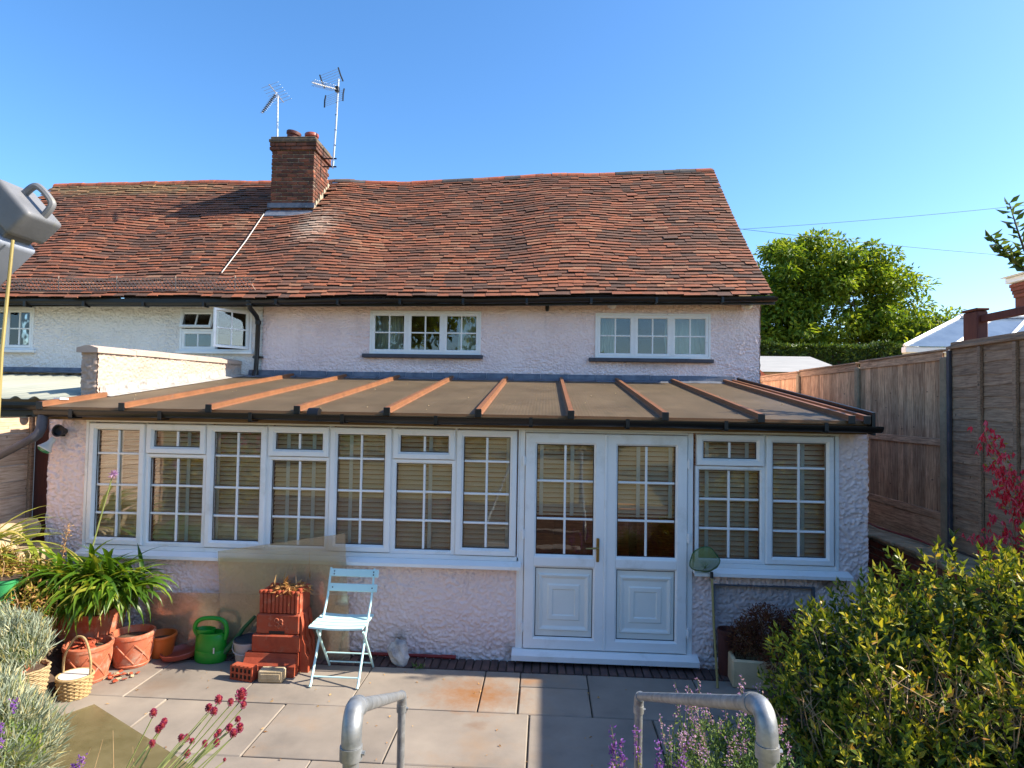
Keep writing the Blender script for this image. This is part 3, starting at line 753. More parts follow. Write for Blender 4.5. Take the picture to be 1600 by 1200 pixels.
# ridge tiles
rm = []
for k, mt in enumerate(('ridge', 'ridge_dark')):
    mb = MB(); n = 8
    vs = []
    for y in (-.155, .155):
        for rr in (.115, .098):
            for i in range(n + 1):
                a = math.pi * i / n; vs.append((y, rr * math.cos(a), rr * .85 * math.sin(a)))
    q = n + 1; fs = []
    for i in range(n):
        fs += [(i, i + 1, 2 * q + i + 1, 2 * q + i), (q + i, 3 * q + i, 3 * q + i + 1, q + i + 1), (i, q + i, q + i + 1, i + 1), (2 * q + i, 2 * q + i + 1, 3 * q + i + 1, 3 * q + i)]
    rm.append(mb.add(vs, fs).mesh('ridge_tile', M[mt]))
x = -10.1
while x < 3.4:
    if not (CH[0] - .15 < x < CH[1] + .15):
        p = roof_pt(x, 1); q = roof_pt(x + .1, 1)
        sl = math.atan2(q.z - p.z, .1)
        dark = (1.5 < x < 2.75) or (-4.2 < x < -3.7) or random.random() < .12
        mw = Matrix.Translation((x, YRG + .03, p.z - .025 + random.uniform(-.006, .01))) @ Matrix.Rotation(-sl, 4, 'Y') @ Matrix.Rotation(random.uniform(-.03, .03), 4, 'X')
        link('ridge_tile', rm[1 if dark else 0], roofs[0] if x > XS else roofs[1], mw)
    x += .318
# eaves: fascia, half round gutter, brackets
def gutter(parent, pts, r, mat, name='gutter', close_ends=True):
    n = 10; vs = []; fs = []
    prof = [(r * math.cos(math.pi + math.pi * i / n), r * math.sin(math.pi + math.pi * i / n)) for i in range(n + 1)]
    prof += [(r * .86 * math.cos(2 * math.pi - math.pi * i / n), r * .86 * math.sin(2 * math.pi - math.pi * i / n)) for i in range(n + 1)]
    m = len(prof)
    for p in pts:
        for a, b in prof: vs.append((p[0], p[1] + a, p[2] + b))
    for i in range(len(pts) - 1):
        for k in range(m):
            l = (k + 1) % m; fs.append((i * m + k, i * m + l, (i + 1) * m + l, (i + 1) * m + k))
    if close_ends:
        fs += [tuple(range(m // 2)), tuple((len(pts) - 1) * m + k for k in range(m // 2))]
    return MB().add(vs, fs).build(name, mat, parent, 40)
def egz(x): return float(np.interp(x, EX, EZ))
xs1 = np.linspace(XS, 3.52, 12); xs2 = np.linspace(-10.2, XS - .01, 10)
gutter(cottage, [(x, 3.315, egz(x) - .045 + .008 * math.sin(x * 2)) for x in xs1], .058, M['black'])
gutter(neighbour, [(x, 3.315, egz(x) - .075 + .014 * math.sin(x * 1.4)) for x in xs2], .056, M['black'])
for par, xs in ((cottage, xs1), (neighbour, xs2)):
    mb = MB()
    for i in range(len(xs) - 1):
        a, b = xs[i], xs[i + 1]
        mb.add([(x, y, egz(x) + dz) for x in (a, b) for y in (3.385, 3.41) for dz in (-.13, -.005)], [(0, 1, 3, 2), (4, 6, 7, 5), (0, 4, 5, 1), (2, 3, 7, 6), (0, 2, 6, 4), (1, 5, 7, 3)])
        mb.add([(x, y, egz(x) + dz) for x in (a, b) for y in (3.41, YW + .02) for dz in (-.045, -.03)], [(0, 1, 3, 2), (4, 6, 7, 5), (0, 4, 5, 1), (2, 3, 7, 6), (0, 2, 6, 4), (1, 5, 7, 3)])
    mb.build('fascia', M['black'], par)
    for x in np.arange(xs[0] + .4, xs[-1], .95):
        z = egz(x) - (.045 if par is cottage else .075)
        MB().box(x - .018, x + .018, 3.25, 3.385, z - .075, z - .055, .004).box(x - .018, x + .018, 3.243, 3.253, z - .075, z + .005).build('gutter_bracket', M['black'], par)
# downpipe on the party line
mb = MB().tube([(-4.36, 3.315, 3.86), (-4.36, 3.33, 3.80), (-4.36, 3.56, 3.70), (-4.36, 3.62, 3.62), (-4.365, 3.62, 3.1), (-4.375, 3.62, 2.79)], .036, 12)
mb.tube([(-4.36, 3.315, 3.90), (-4.36, 3.315, 3.83)], .05, 12).tube([(-4.36, 3.62, 3.64), (-4.36, 3.62, 3.58)], .045, 12).tube([(-4.375, 3.62, 3.09), (-4.375, 3.62, 3.04)], .044, 12).tube([(-4.375, 3.62, 2.85), (-4.38, 3.60, 2.76)], .045, 12)
mb.box(-4.44, -4.29, 3.63, 3.69, 3.05, 3.08)
dp = mb.build('downpipe', M['black'], None, 40)
tag(dp, 'black downpipe running down the wall between the white and pink cottages', 'downpipe')
# ================================================================ chimney
chim = thing('chimney_stack', (-4.7, 5.9, 5.9), 'brick chimney stack with weathered top courses and two round pots on the ridge', 'chimney')
MB().box(CH[0] + .015, CH[1] - .015, CH[2] + .015, CH[3] - .015, 5.3, 7.40).build('mortar_core', M['mortar'], chim)
def brickmesh(L, H, D, mat): return [MB().box(-L / 2 + random.uniform(-.004, .004), L / 2, -D / 2, D / 2 + random.uniform(-.003, .004), -H / 2, H / 2, random.uniform(.004, .008)).mesh('brick', mat) for _ in range(4)]
bk = brickmesh(.2, .062, .1, M['chim_brick']); bh = brickmesh(.094, .062, .1, M['chim_brick'])
def course(parent, x0, x1, y0, y1, z, off, full=True, meshes=(bk, bh), pitch=.209):
    jit = lambda: random.uniform(-.003, .003)
    def run(a, b, fn):
        t = a + (pitch / 2 if off else 0)
        if off: fn(a + pitch * .25, 1)
        while t + pitch <= b + 1e-6: fn(t + pitch / 2, 0); t += pitch
        if b - t > .06: fn(t + (b - t) / 2, 1 if b - t < .15 else 0)
    run(x0, x1, lambda c, s: link('brick', random.choice(meshes[s]), parent, Matrix.Translation((c + jit(), y0 + .05 + jit(), z + jit()))))
    R90 = Matrix.Rotation(math.pi / 2, 4, 'Z')
    run(y0 + .104, y1, lambda c, s: link('brick', random.choice(meshes[s]), parent, Matrix.Translation((x1 - .05 + jit(), c + jit(), z + jit())) @ R90))
    if full:
        run(y0 + .104, y1, lambda c, s: link('brick', random.choice(meshes[s]), parent, Matrix.Translation((x0 + .05 + jit(), c + jit(), z + jit())) @ R90))
z = 6.02; k = 0
while z < 7.16:
    course(chim, CH[0], CH[1], CH[2], CH[3], z, k % 2, full=False)
    z += .0735; k += 1
for j in range(2):
    course(chim, CH[0] - .035, CH[1] + .04, CH[2] - .035, CH[3] + .04, z, j % 2); z += .0735
MB().box(CH[0] - .045, CH[1] + .05, CH[2] - .05, CH[3] + .05, z - .035, z + .03, .012).build('cap_course', M['chim_cap'], chim)
MB().box(CH[0] - .02, CH[1] + .02, CH[2] - .02, CH[3] + .02, z + .03, z + .085, .012).build('cap_top', M['chim_cap'], chim)
ZC = z + .085
# flaunching and pots
for i, (px, py, rr, tilt) in enumerate(((-4.86, 5.85, .135, .16), (-4.5, 5.95, .13, -.03))):
    Mt = Matrix.Rotation(tilt, 3, 'Y')
    o = MB().lathe([(rr * .88, -.06), (rr * .86, .17), (rr * 1.02, .19), (rr * 1.05, .235), (rr * .98, .25), (rr * .75, .25), (rr * .72, .02)], 20, (px, py, ZC - .03), M=Mt).build('chimney_pot', M['dark_red_wood'] if i == 0 else M['saucer'], chim, True)
# flashing
MB().box(CH[0] - .04, CH[1] + .03, CH[2] - .035, CH[2] - .012, 6.05, 6.14).prism([(CH[2] - .13, roof_pt(-4.7, (CH[2] - .13 - YE) / (YRG - YE)).z + .045), (CH[2] - .01, roof_pt(-4.7, (CH[2] - YE) / (YRG - YE)).z + .05), (CH[2] - .01, roof_pt(-4.7, (CH[2] - YE) / (YRG - YE)).z + .07), (CH[2] - .13, roof_pt(-4.7, (CH[2] - .13 - YE) / (YRG - YE)).z + .062)], CH[0] - .06, CH[1] + .03, lambda a, b, d: (d, a, b)).build('lead_apron', M['lead'], chim)
sf = MB()
for i in range(8):
    y = CH[2] + i * .1; zz = roof_pt(CH[1], (y - YE) / (YRG - YE)).z
    sf.box(CH[1] + .003, CH[1] + .014, y, y + .104, zz - .02, zz + .15 + .02 * (i % 2))
sf.build('mortar_fillet', M['mortar'], chim)
mb = MB()
for i in range(8):
    y = CH[2] - .02 + i * .1; zz = roof_pt(CH[0], (y - YE) / (YRG - YE)).z
    mb.box(CH[0] - .014, CH[0] - .003, y, y + .104, zz - .02, zz + .12)
mb.build('lead_soaker', M['lead'], chim)

# ================================================================ aerials
def yagi(root, base, along, n, L, wid, alu, name='element'):
    pass
A1 = thing('tv_aerial', (-5.055, 5.6, 7.45), 'small downward tilted aerial on the left side of the chimney', 'aerial')
MB().tube([(-5.05, 5.62, 7.3), (-5.06, 5.6, 8.24)], .018, 8).build('mast', M['alu'], A1, True)
d = Vector((-.22, -.42, -.80)).normalized(); b0 = Vector((-5.06, 5.57, 8.30)); bl = .62
MB().tube([b0, b0 + d * bl], .012, 6).build('boom', M['alu'], A1)
side = d.cross(Vector((0, 0, 1))).normalized()
upv = side.cross(d)
for i in range(11):
    c = b0 + d * (.10 + i * .048); w = .13 - .004 * i
    MB().tube([c - side * w, c + side * w], .0035, 5).build('element', M['alu'], A1)
    if i % 1 == 0: MB().box(-.018, .018, -.018, .018, -.014, .014, .003, Matrix.Translation(c)).build('clip', M['black'], A1)
for i in range(7):
    c = b0 + d * .03 + upv * (-.18 + .06 * i)
    MB().tube([c - side * .24, c + side * .24], .0035, 5).build('reflector_rod', M['alu'], A1)
MB().tube([b0 + d * .03 - upv * .2, b0 + d * .03 + upv * .2], .008, 6).build('reflector_bar', M['alu'], A1)
A2 = thing('tv_aerial', (-4.03, 5.9, 6.9), 'tall aerial with four dark tipped reflector panels right of the chimney', 'aerial')
MB().tube([(-4.05, 5.9, 6.95), (-4.01, 5.9, 7.8), (-3.985, 5.9, 8.73)], .019, 8).build('mast', M['alu'], A2, True)
for zz in (6.98, 7.14): MB().box(-4.25, -3.98, 5.885, 5.915, zz - .01, zz + .01).build('bracket', M['black'], A2)
for zz in (7.4, 7.7, 8.0, 8.25): MB().tube([(-4.012 + (zz - 7.8) * .02, 5.9, zz), (-4.012 + (zz - 7.8) * .02, 5.9, zz + .012)], .022, 8).build('tape_band', M['black'], A2)
d = Vector((-.42, -.75, -.20)).normalized(); side = d.cross(Vector((0, 0, 1))).normalized(); upv = side.cross(d)
b0 = Vector((-3.99, 5.86, 8.50)); MB().tube([b0 - d * .05, b0 + d * .62], .013, 6).build('boom', M['alu'], A2)
MB().box(-.04, .04, -.04, .04, -.05, .05, .008, Matrix.Translation(b0)).build('clamp', M['black'], A2)
for i in range(12):
    c = b0 + d * (.10 + i * .044)
    MB().tube([c - side * .07 + upv * .035, c + side * .07 + upv * .035], .004, 5).tube([c - side * .07 - upv * .035, c + side * .07 - upv * .035], .004, 5).build('element', M['alu'], A2)
for sg in (1, -1):
    tilt = (upv * sg * .95 + d * .32).normalized()
    for i in range(6):
        c = b0 + d * .05 + tilt * (.09 + .042 * i)
        MB().tube([c - side * .26, c + side * .26], .0035, 5).build('reflector_rod', M['alu'], A2)
    for e in (-.26, .26):
        c0 = b0 + d * .05 + side * e
        MB().tube([c0 + tilt * .07, c0 + tilt * .18 + d * .012, c0 + tilt * .32], .014, 6).build('reflector_end', M['black'], A2, True)
# loose aerial cable pipe lying on the slope
p0 = roof_pt(-5.08, .15) + Vector((0, -.03, .06)); p1 = roof_pt(-5.19, .66) + Vector((0, -.03, .06))
tag(MB().tube([p0, (p0 + p1) / 2 + Vector((.03, 0, .01)), p1], .007, 8).build('aerial_cable', M['lamp_white'], None, True), 'thin pale cable lying on the roof tiles below the chimney', 'cable')
# wire mesh snow guard along the neighbour's eave
sg = thing('mesh_guard', (-6.4, 3.4, 3.95), 'rusty wire mesh guard standing along the eave of the left roof', 'mesh guard')
gw = surf('guard_wire', [srgb(140, 120, 106), srgb(166, 148, 134)], .7, 10, metal=.4, bstr=0)
def gp(x, h): 
    p = roof_pt(x, .03); return p + Vector((0, -.03 - .05 * h, .03 + h))
HG = .19
for x in np.arange(-9.4, -4.2, .95): MB().tube([gp(x, -.02), gp(x, HG + .04)], .008, 6).build('guard_post', gw, sg)
wv = MB(); x0, x1 = -9.6, -4.35
for i in range(int((x1 - x0) / .062)):
    xa = x0 + i * .062
    wv.tube([gp(xa, 0), gp(xa + .13, HG)], .0045, 4, False).tube([gp(xa + .13, 0), gp(xa, HG)], .0045, 4, False)
wv.tube([gp(x0, HG), gp(x1, HG)], .005, 5).tube([gp(x0, 0), gp(x1, 0)], .005, 5)
wv.build('mesh_wire', gw, sg)

# ================================================================ cottage windows (painted timber casements)
def casement(parent, x0, x1, z0, z1, y, nx, nz, mat, glass, M4=None, fw=.045, name='casement'):
    """one casement: frame, glazing bars, panes; built in world space, moved by M4"""
    def place(mb, nm, m, par):
        if M4 is not None: mb.v = [tuple(M4 @ Vector(p)) for p in mb.v]
        return mb.build(nm, m, par)
    c = place(MB().frame(x0, x1, z0, z1, [(0, y), (fw - .012, y), (fw, y + .012), (fw, y + .045), (0, y + .045)]), name, mat, parent)
    gx0, gx1, gz0, gz1 = x0 + fw, x1 - fw, z0 + fw, z1 - fw
    for i in range(1, nx):
        xx = gx0 + (gx1 - gx0) * i / nx; place(MB().box(xx - .011, xx + .011, y + .006, y + .03, gz0 - .001, gz1 + .001, .005), 'glazing_bar', mat, c)
    zs = [gz0 + (gz1 - gz0) * i / nz for i in range(nz + 1)] if isinstance(nz, int) else nz
    for zz in zs[1:-1]:
        place(MB().box(gx0 - .001, gx1 + .001, y + .008, y + .028, zz - .011, zz + .011, .005), 'glazing_bar', mat, c)
    for i in range(nx):
        for j in range(len(zs) - 1):
            a = gx0 + (gx1 - gx0) * i / nx; b = gx0 + (gx1 - gx0) * (i + 1) / nx
            place(MB().box(a + .004, b - .004, y + .0175, y + .0205, zs[j] + .004, zs[j + 1] - .004), 'pane', glass, c)
    return c
def cottage_window(parent, box, label):
    x0, x1, z0, z1 = box; y = YW + .0
    w = MB().frame(x0, x1, z0, z1, [(0, y - .016), (.024, y - .016), (.03, y - .01), (.03, y + .075), (0, y + .075)]).build('window', M['paint'], parent)
    wid = (x1 - x0 - .06) / 3
    for i in range(3):
        a = x0 + .03 + wid * i
        if i: MB().box(a - .012, a + .012, y - .004, y + .075, z0 + .03, z1 - .03).build('mullion', M['paint'], w)
    for i in range(3):
        a = x0 + .03 + wid * i + (.013 if i else .002); b = x0 + .03 + wid * (i + 1) - (.013 if i < 2 else .002)
        casement(w, a, b, z0 + .032, z1 - .032, y - .008, 2, 2, M['paint'], M['glass_up'])
    MB().box(x0 - .10, x1 + .04, y - .085, y + .05, z0 - .06, z0 - .001, .008).build('window_sill', M['sill_dark'], parent)
for b in UW: cottage_window(cottage, b, '')
# curtains and dim rooms
def curtain(x0, x1, z0, z1, y, label, waves=7):
    n = 48; m = 8; vs = []; fs = []
    ph = random.uniform(0, 6)
    for i in range(n + 1):
        t = i / n
        for j in range(m + 1):
            q = j / m; amp = .018 + .012 * q
            vs.append((x0 + (x1 - x0) * t + .01 * math.sin(9 * q + ph), y + amp * math.sin(waves * 2 * math.pi * t + ph + .6 * math.sin(3 * q)), z1 + (z0 - z1) * q))
    for i in range(n):
        for j in range(m): fs.append((i * (m + 1) + j, (i + 1) * (m + 1) + j, (i + 1) * (m + 1) + j + 1, i * (m + 1) + j + 1))
    mb = MB().add(vs, fs)
    o = mb.build('curtain', M['curtain'], None, 80)
    sol = o.modifiers.new('thick', 'SOLIDIFY'); sol.thickness = .004
    return tag(o, label, 'curtain')
curtain(-2.62, -2.14, 3.08, 3.9, YW + .32, 'pale curtain in the left casement of the middle upstairs window')
curtain(-1.24, -.80, 3.08, 3.9, YW + .32, 'pale curtain in the right casement of the middle upstairs window')
curtain(.90, 1.26, 3.08, 3.9, YW + .32, 'pale curtain in the left casement of the right upstairs window')
curtain(2.05, 2.70, 3.08, 3.9, YW + .32, 'pale curtain in the right casement of the right upstairs window')
# white neighbour: window at the picture's edge and the window with the open casement
x0, x1, z0, z1 = NW[0]
w = MB().frame(x0, x1, z0, z1, [(0, YW - .012), (.03, YW - .012), (.035, YW), (.035, YW + .075), (0, YW + .075)]).build('window', M['upvc'], neighbour)
casement(w, -8.58, -8.155, z0 + .036, z1 - .036, YW - .012, 2, 2, M['upvc'], M['glass_up'])
casement(w, -8.99, -8.585, z0 + .036, z1 - .036, YW - .006, 2, 2, M['upvc'], M['glass_up'])
casement(w, -9.29, -8.995, z0 + .036, z1 - .036, YW - .006, 1, 2, M['upvc'], M['glass_up'])
MB().box(x0 - .03, x1 + .06, YW - .08, YW + .04, z0 - .05, z0 - .001, .008).build('window_sill', M['paint'], neighbour)
x0, x1, z0, z1 = NW[1]
w = MB().frame(x0, x1, z0, z1, [(0, YW - .012), (.03, YW - .012), (.035, YW), (.035, YW + .075), (0, YW + .075)]).build('window', M['upvc'], neighbour)
xm = (x0 + x1) / 2 - .02
MB().box(xm - .02, xm + .02, YW - .008, YW + .075, z0 + .035, z1 - .035, .004).build('mullion', M['upvc'], w)
MB().box(x0 + .035, xm - .02, YW - .006, YW + .075, 3.47, 3.51, .004).build('transom', M['upvc'], w)
casement(w, x0 + .036, xm - .021, z0 + .036, 3.468, YW - .004, 2, 1, M['upvc'], M['glass_up'], fw=.04)
tl = Matrix.Translation((0, YW, z1 - .036)) @ Matrix.Rotation(-.35, 4, 'X') @ Matrix.Translation((0, -YW, -(z1 - .036)))
casement(w, x0 + .036, xm - .021, 3.512, z1 - .036, YW - .012, 2, 1, M['upvc'], M['glass_up'], tl, fw=.04)
op = Matrix.Translation((x1 - .036, YW - .01, 0)) @ Matrix.Rotation(.92, 4, 'Z') @ Matrix.Translation((-(x1 - .036), -(YW - .01), 0))
oc = casement(w, xm + .021, x1 - .036, z0 + .036, z1 - .036, YW - .012, 2, 2, M['upvc'], M['glass_up'], op, fw=.042)
oc['label'] = 'casement swung open towards the garden'
MB().box(x0 - .03, x1 + .05, YW - .07, YW + .04, z0 - .045, z0 - .001, .008).build('window_sill', M['upvc'], neighbour)
# small fittings under the pink cottage's eave
s1 = MB().lathe([(.0, -.06), (.025, -.055), (.03, 0), (.03, .05), (.0, .055)], 12, (-.02 + .2, YW - .045, 3.89)).box(.15, .21, YW - .045, YW - .012, 3.90, 3.93).build('sensor', M['black'], None, True)
tag(s1, 'small black sensor on the pink wall under the gutter between the upstairs windows', 'sensor')
for x, lab in ((1.17, 'small white round lamp under the gutter above the right upstairs window'), (3.19, 'white round lamp under the gutter at the corner of the pink cottage')):
    l = MB().lathe([(0, -.075), (.05, -.062), (.078, -.03), (.08, 0), (.06, .02), (0, .02)], 18, (x, YW - .09, 3.945), M=Matrix.Rotation(.3, 3, 'X')).box(x - .03, x + .03, YW - .09, YW - .01, 3.945, 3.975).build('eave_lamp', M['lamp_white'], None, True)
    tag(l, lab, 'lamp')
# ================================================================ conservatory
cons = thing('conservatory', (-.8, 1.8, 0), 'lean-to conservatory with pink base wall, white window frames and brown ribbed roof', 'conservatory')
XL, XR = -4.70, 3.136
ZB, ZT = .959, 2.144
W = [-4.282, -3.703, -3.095, -2.487, -1.879, -1.271, -.661, -.073]
R0, R1, R2 = 1.575, 2.206, 2.833
REC = (1.75, 2.66, .10, .765)
relief('wall', (XL, W[0] - .035), (-.03, 2.2), [], front(0), M['pink'], cons, seed=21)
relief('wall', (W[0] - .035, -.05), (-.03, .885), [], front(0), M['pink'], cons, seed=22)
relief('wall', (1.55, R2 + .04), (-.03, .90), [REC], front(0), M['pink'], cons, seed=23)
relief('wall', (R2 + .04, XR), (-.03, 2.2), [], front(0), M['pink'], cons, seed=24)
relief('wall', (0, 3.7), (-.03, 2.2), [], lambda U, V, h: (XR - .012 + h, U, V), M['pink'], cons, res=.014, seed=25)
relief('wall', (0, 3.7), (-.03, 2.2), [], lambda U, V, h: (XL + .012 - h, U, V), M['pink'], cons, res=.05, seed=26)
relief('recess_panel', (REC[0] - .005, REC[1] + .005), (REC[2] - .005, REC[3] + .005), [], front(.045), M['recess'], cons, amp=.011, seed=27)
MB().frame(REC[0] - .0, REC[1] + .0, REC[2], REC[3], [(0, -.006), (.014, -.006), (.014, .05), (0, .05)]).build('recess_trim', M['lead'], cons)
MB().box(XL + .02, W[0] - .06, .032, .22, 0, 2.2).box(W[0] - .06, -.06, .032, .22, 0, .88).box(1.56, 1.7, .032, .22, 0, .88).box(1.7, R2 + .06, .085, .22, 0, .88).box(R2 + .06, XR - .02, .032, .22, 0, 2.2).box(XR - .2, XR - .02, .23, 3.7, 0, 2.2).box(XL + .02, XL + .2, .23, 3.7, 0, 2.2).build('wall_core', M['inside'], cons)
# frame members
head = MB().box(W[0] - .04, R2 + .045, -.012, .085, ZT + .004, ZT + .055, .004)
head.build('window_head', M['upvc'], cons)
MB().box(W[0] - .036, W[0] - .004, -.012, .085, ZB - .03, ZT + .003, .004).build('jamb', M['upvc'], cons)
MB().box(R2 + .004, R2 + .04, -.012, .085, ZB - .03, ZT + .003, .004).build('jamb', M['upvc'], cons)
MB().box(W[0] - .036, W[7] + .02, -.010, .085, ZB - .045, ZB - .003, .004).build('bottom_rail', M['upvc'], cons)
MB().box(R0 - .01, R2 + .036, -.010, .085, ZB - .045, ZB - .003, .004).build('bottom_rail', M['upvc'], cons)
def sill(x0, x1, z1):
    mb = MB().prism([(.085, z1), (-.012, z1), (-.105, z1 - .026), (-.105, z1 - .056), (-.085, z1 - .056), (-.085, z1 - .04), (.085, z1 - .04)], x0, x1, lambda a, b, d: (d, a, b))
    mb.build('window_sill', M['upvc'], cons)
sill(W[0] - .045, -.03, ZB - .046); sill(R0 - .02, R2 + .12, ZB - .046)

SASH = lambda y: [(0, y + .02), (.004, y + .002), (.012, y), (.046, y), (.064, y + .02), (.066, y + .03), (.066, y + .06), (0, y + .06)]
FIX = lambda y, w: [(0, y), (w - .012, y), (w, y + .012), (w, y + .06), (0, y + .06)]
def bars_panes(parent, gx0, gx1, zs, y, nx=2):
    """black gasket, glazing bars and glass of one opening"""
    MB().frame(gx0 - .001, gx1 + .001, zs[0] - .001, zs[-1] + .001, [(0, y - .002), (.007, y - .002), (.007, y + .004), (0, y + .004)]).build('gasket', M['seal'], parent)
    for i in range(1, nx):
        xx = gx0 + (gx1 - gx0) * i / nx; MB().box(xx - .0105, xx + .0105, y - .001, y + .018, zs[0] + .002, zs[-1] - .002, .004).build('glazing_bar', M['upvc'], parent)
    for zz in zs[1:-1]: MB().box(gx0 + .002, gx1 - .002, y + .0005, y + .0165, zz - .0105, zz + .0105, .004).build('glazing_bar', M['upvc'], parent)
    MB().box(gx0, gx1, y + .020, y + .0235, zs[0], zs[-1]).build('pane', M['glass'], parent)
def tall(x0, x1):
    y = -.028
    w = MB().frame(x0 + .008, x1 - .008, ZB + .004, ZT - .004, SASH(y)).build('window', M['upvc'], cons)
    gz0, gz1 = ZB + .070, ZT - .070; h = gz1 - gz0
    bars_panes(w, x0 + .074, x1 - .074, [gz0, gz0 + .223 * h, gz0 + .485 * h, gz0 + .778 * h, gz1], y + .034)
def vent(x0, x1):
    y = -.028
    w = MB().frame(x0 + .008, x1 - .008, 1.852, ZT - .004, SASH(y)).build('window', M['upvc'], cons)
    bars_panes(w, x0 + .074, x1 - .074, [1.918, ZT - .07], y + .034)
    f = MB().frame(x0 + .002, x1 - .002, ZB, 1.846, FIX(-.006, .036)).build('window', M['upvc'], cons)
    a, b = ZB + .036, 1.846 - .036
    bars_panes(f, x0 + .038, x1 - .038, [a, a + (b - a) / 3, a + 2 * (b - a) / 3, b], .024)
for i in range(7):
    (tall if i % 2 == 0 else vent)(W[i], W[i + 1])
vent(R0, R1); tall(R1, R2)
for x in W[1:7] + [R1]:
    MB().box(x - .012, x + .012, .0, .08, ZB, ZT).build('mullion', M['upvc'], cons)
# ---- French doors
DF = MB().box(-.055, -.005, -.014, .085, .06, ZT + .003, .005).box(1.505, 1.555, -.014, .085, .06, ZT + .003, .005).box(-.004, 1.504, -.012, .085, 2.129, ZT + .002)
DF.build('door_frame', M['upvc'], cons)
MB().box(-.07, -.056, -.01, .085, .06, ZT + .003).build('jamb', M['upvc'], cons)
MB().prism([(.085, .118), (-.03, .118), (-.125, .092), (-.125, .045), (-.1, .04), (.085, .04)], -.10, 1.60, lambda a, b, d: (d, a, b)).build('door_sill', M['upvc'], cons)
MB().box(-.06, 1.56, -.02, .08, -.03, .039).build('sill_packer', M['seal'], cons)
def leaf_door(x0, x1):
    y = -.034; z0, z1 = .126, 2.124
    d = MB()
    d.frame(x0, x1, z0, z1, [(0, y + .012), (.004, y + .002), (.012, y), (.088, y), (.104, y + .018), (.106, y + .028), (.106, y + .065), (0, y + .065)])
    gx0, gx1 = x0 + .1062, x1 - .1062
    d.prism([(.868 - .0, y + .028), (.885, y + .004), (.895, y), (.965, y), (.975, y + .004), (.992, y + .028), (.992, y + .06), (.868, y + .06)], gx0 - .012, gx1 + .012, lambda a, b, e: (e, b, a))
    dr = d.build('door', M['upvc'], cons)
    zs = [.992, 1.322, 1.675, z1 - .107]
    bars_panes(dr, gx0, gx1, zs, y + .034)
    # moulded lower panel: three nested steps
    a0, a1, b0, b1 = gx0, gx1, z0 + .1062, .868
    MB().frame(a0, a1, b0, b1, [(0, y + .03), (.006, y + .03), (.006, y + .036), (0, y + .036)]).build('gasket', M['seal'], dr)
    pn = MB().box(a0 + .002, a1 - .002, y + .034, y + .05, b0 + .002, b1 - .002)
    pn.frame(a0 + .028, a1 - .028, b0 + .055, b1 - .055, [(0, y + .034), (.012, y + .018), (.026, y + .022), (.034, y + .029), (.045, y + .034)])
    pn.frame(a0 + .115, a1 - .115, b0 + .15, b1 - .15, [(0, y + .034), (.012, y + .026), (.045, y + .026), (.054, y + .034)])
    pn.build('door_panel', M['panel'], dr)
    return dr
dl = leaf_door(0.0, .746); drr = leaf_door(.754, 1.5)
MB().box(.738, .762, -.042, -.03, .13, 2.12, .004).build('meeting_strip', M['upvc'], dl)
hd = MB().box(.668, .696, -.046, -.034, .94, 1.16, .006).build('handle_plate', M['brass'], dl)
MB().tube([(.682, -.044, 1.075), (.682, -.075, 1.075), (.665, -.08, 1.075), (.57, -.08, 1.07)], .009, 8).build('handle', M['brass'], dl, True)
for x in (-.012, 1.512):
    for z in (.32, 1.18, 1.86):
        MB().tube([(x, -.036, z - .045), (x, -.036, z + .045)], .012, 8).box(x - .02, x + .02, -.034, -.02, z - .03, z + .03).build('hinge', M['upvc'], dl if x < 0 else drr)
# ---- blinds
slat_w = .025
def blind(x0, x1, z0, z1, label, tapes, y=.125, pitch=.0455):
    root = thing('venetian_blind', ((x0 + x1) / 2, y, z1), label, 'blind', 'venetian blinds behind the conservatory glass')
    me = MB()
    n = 4; vs = []
    L = x1 - x0
    for x in (-L / 2, L / 2):
        for i in range(n + 1):
            t = i / n * 2 - 1; vs.append((x, t * slat_w, .003 * (1 - t * t)))
    me.add(vs, [(i, i + 1, n + 1 + i + 1, n + 1 + i) for i in range(n)])
    m = me.mesh('slat', M['blind'], 80)
    z = z1 - .03
    while z > z0 + .03:
        link('slat', m, root, Matrix.Translation(((x0 + x1) / 2, y, z)) @ Matrix.Rotation(.78 + random.uniform(-.03, .03), 4, 'X') @ Matrix.Rotation(random.uniform(-.002, .002), 4, 'Y'))
        z -= pitch
    MB().box(x0, x1, y - .025, y + .025, z1 - .02, z1 + .02, .004).build('head_rail', M['blind'], root)
    MB().box(x0, x1, y - .025, y + .025, z0, z0 + .016, .004).build('bottom_rail', M['blind'], root)
    for t in tapes: MB().box(t - .018, t + .018, y - .032, y - .0305, z0, z1).build('tape', M['tape'], root)
    return root
ordn = ['first', 'second', 'third', 'fourth', 'fifth', 'sixth', 'seventh']
tp = [[.45], [.62], [.08, .88], [.25, .7], [.28], [.58], [.86]]
for i in range(7):
    a, b = W[i] + .02, W[i + 1] - .02
    blind(a, b, ZB - .02, ZT + .0, f'cream slatted blind in the {ordn[i]} window from the left', [a + (b - a) * t for t in tp[i]])
blind(R0 + .02, R1 - .02, ZB - .02, ZT, 'cream slatted blind in the window just right of the doors', [R0 + .13, R0 + .5])
blind(R1 + .02, R2 - .02, ZB - .02, ZT, 'cream slatted blind in the rightmost tall window', [R1 + .38])
blind(.06, .73, 1.345, 2.06, 'half raised slatted blind in the left door', [.15, .44], y=.09)
blind(.77, 1.44, 1.345, 2.06, 'half raised slatted blind in the right door', [1.06, 1.36], y=.09)
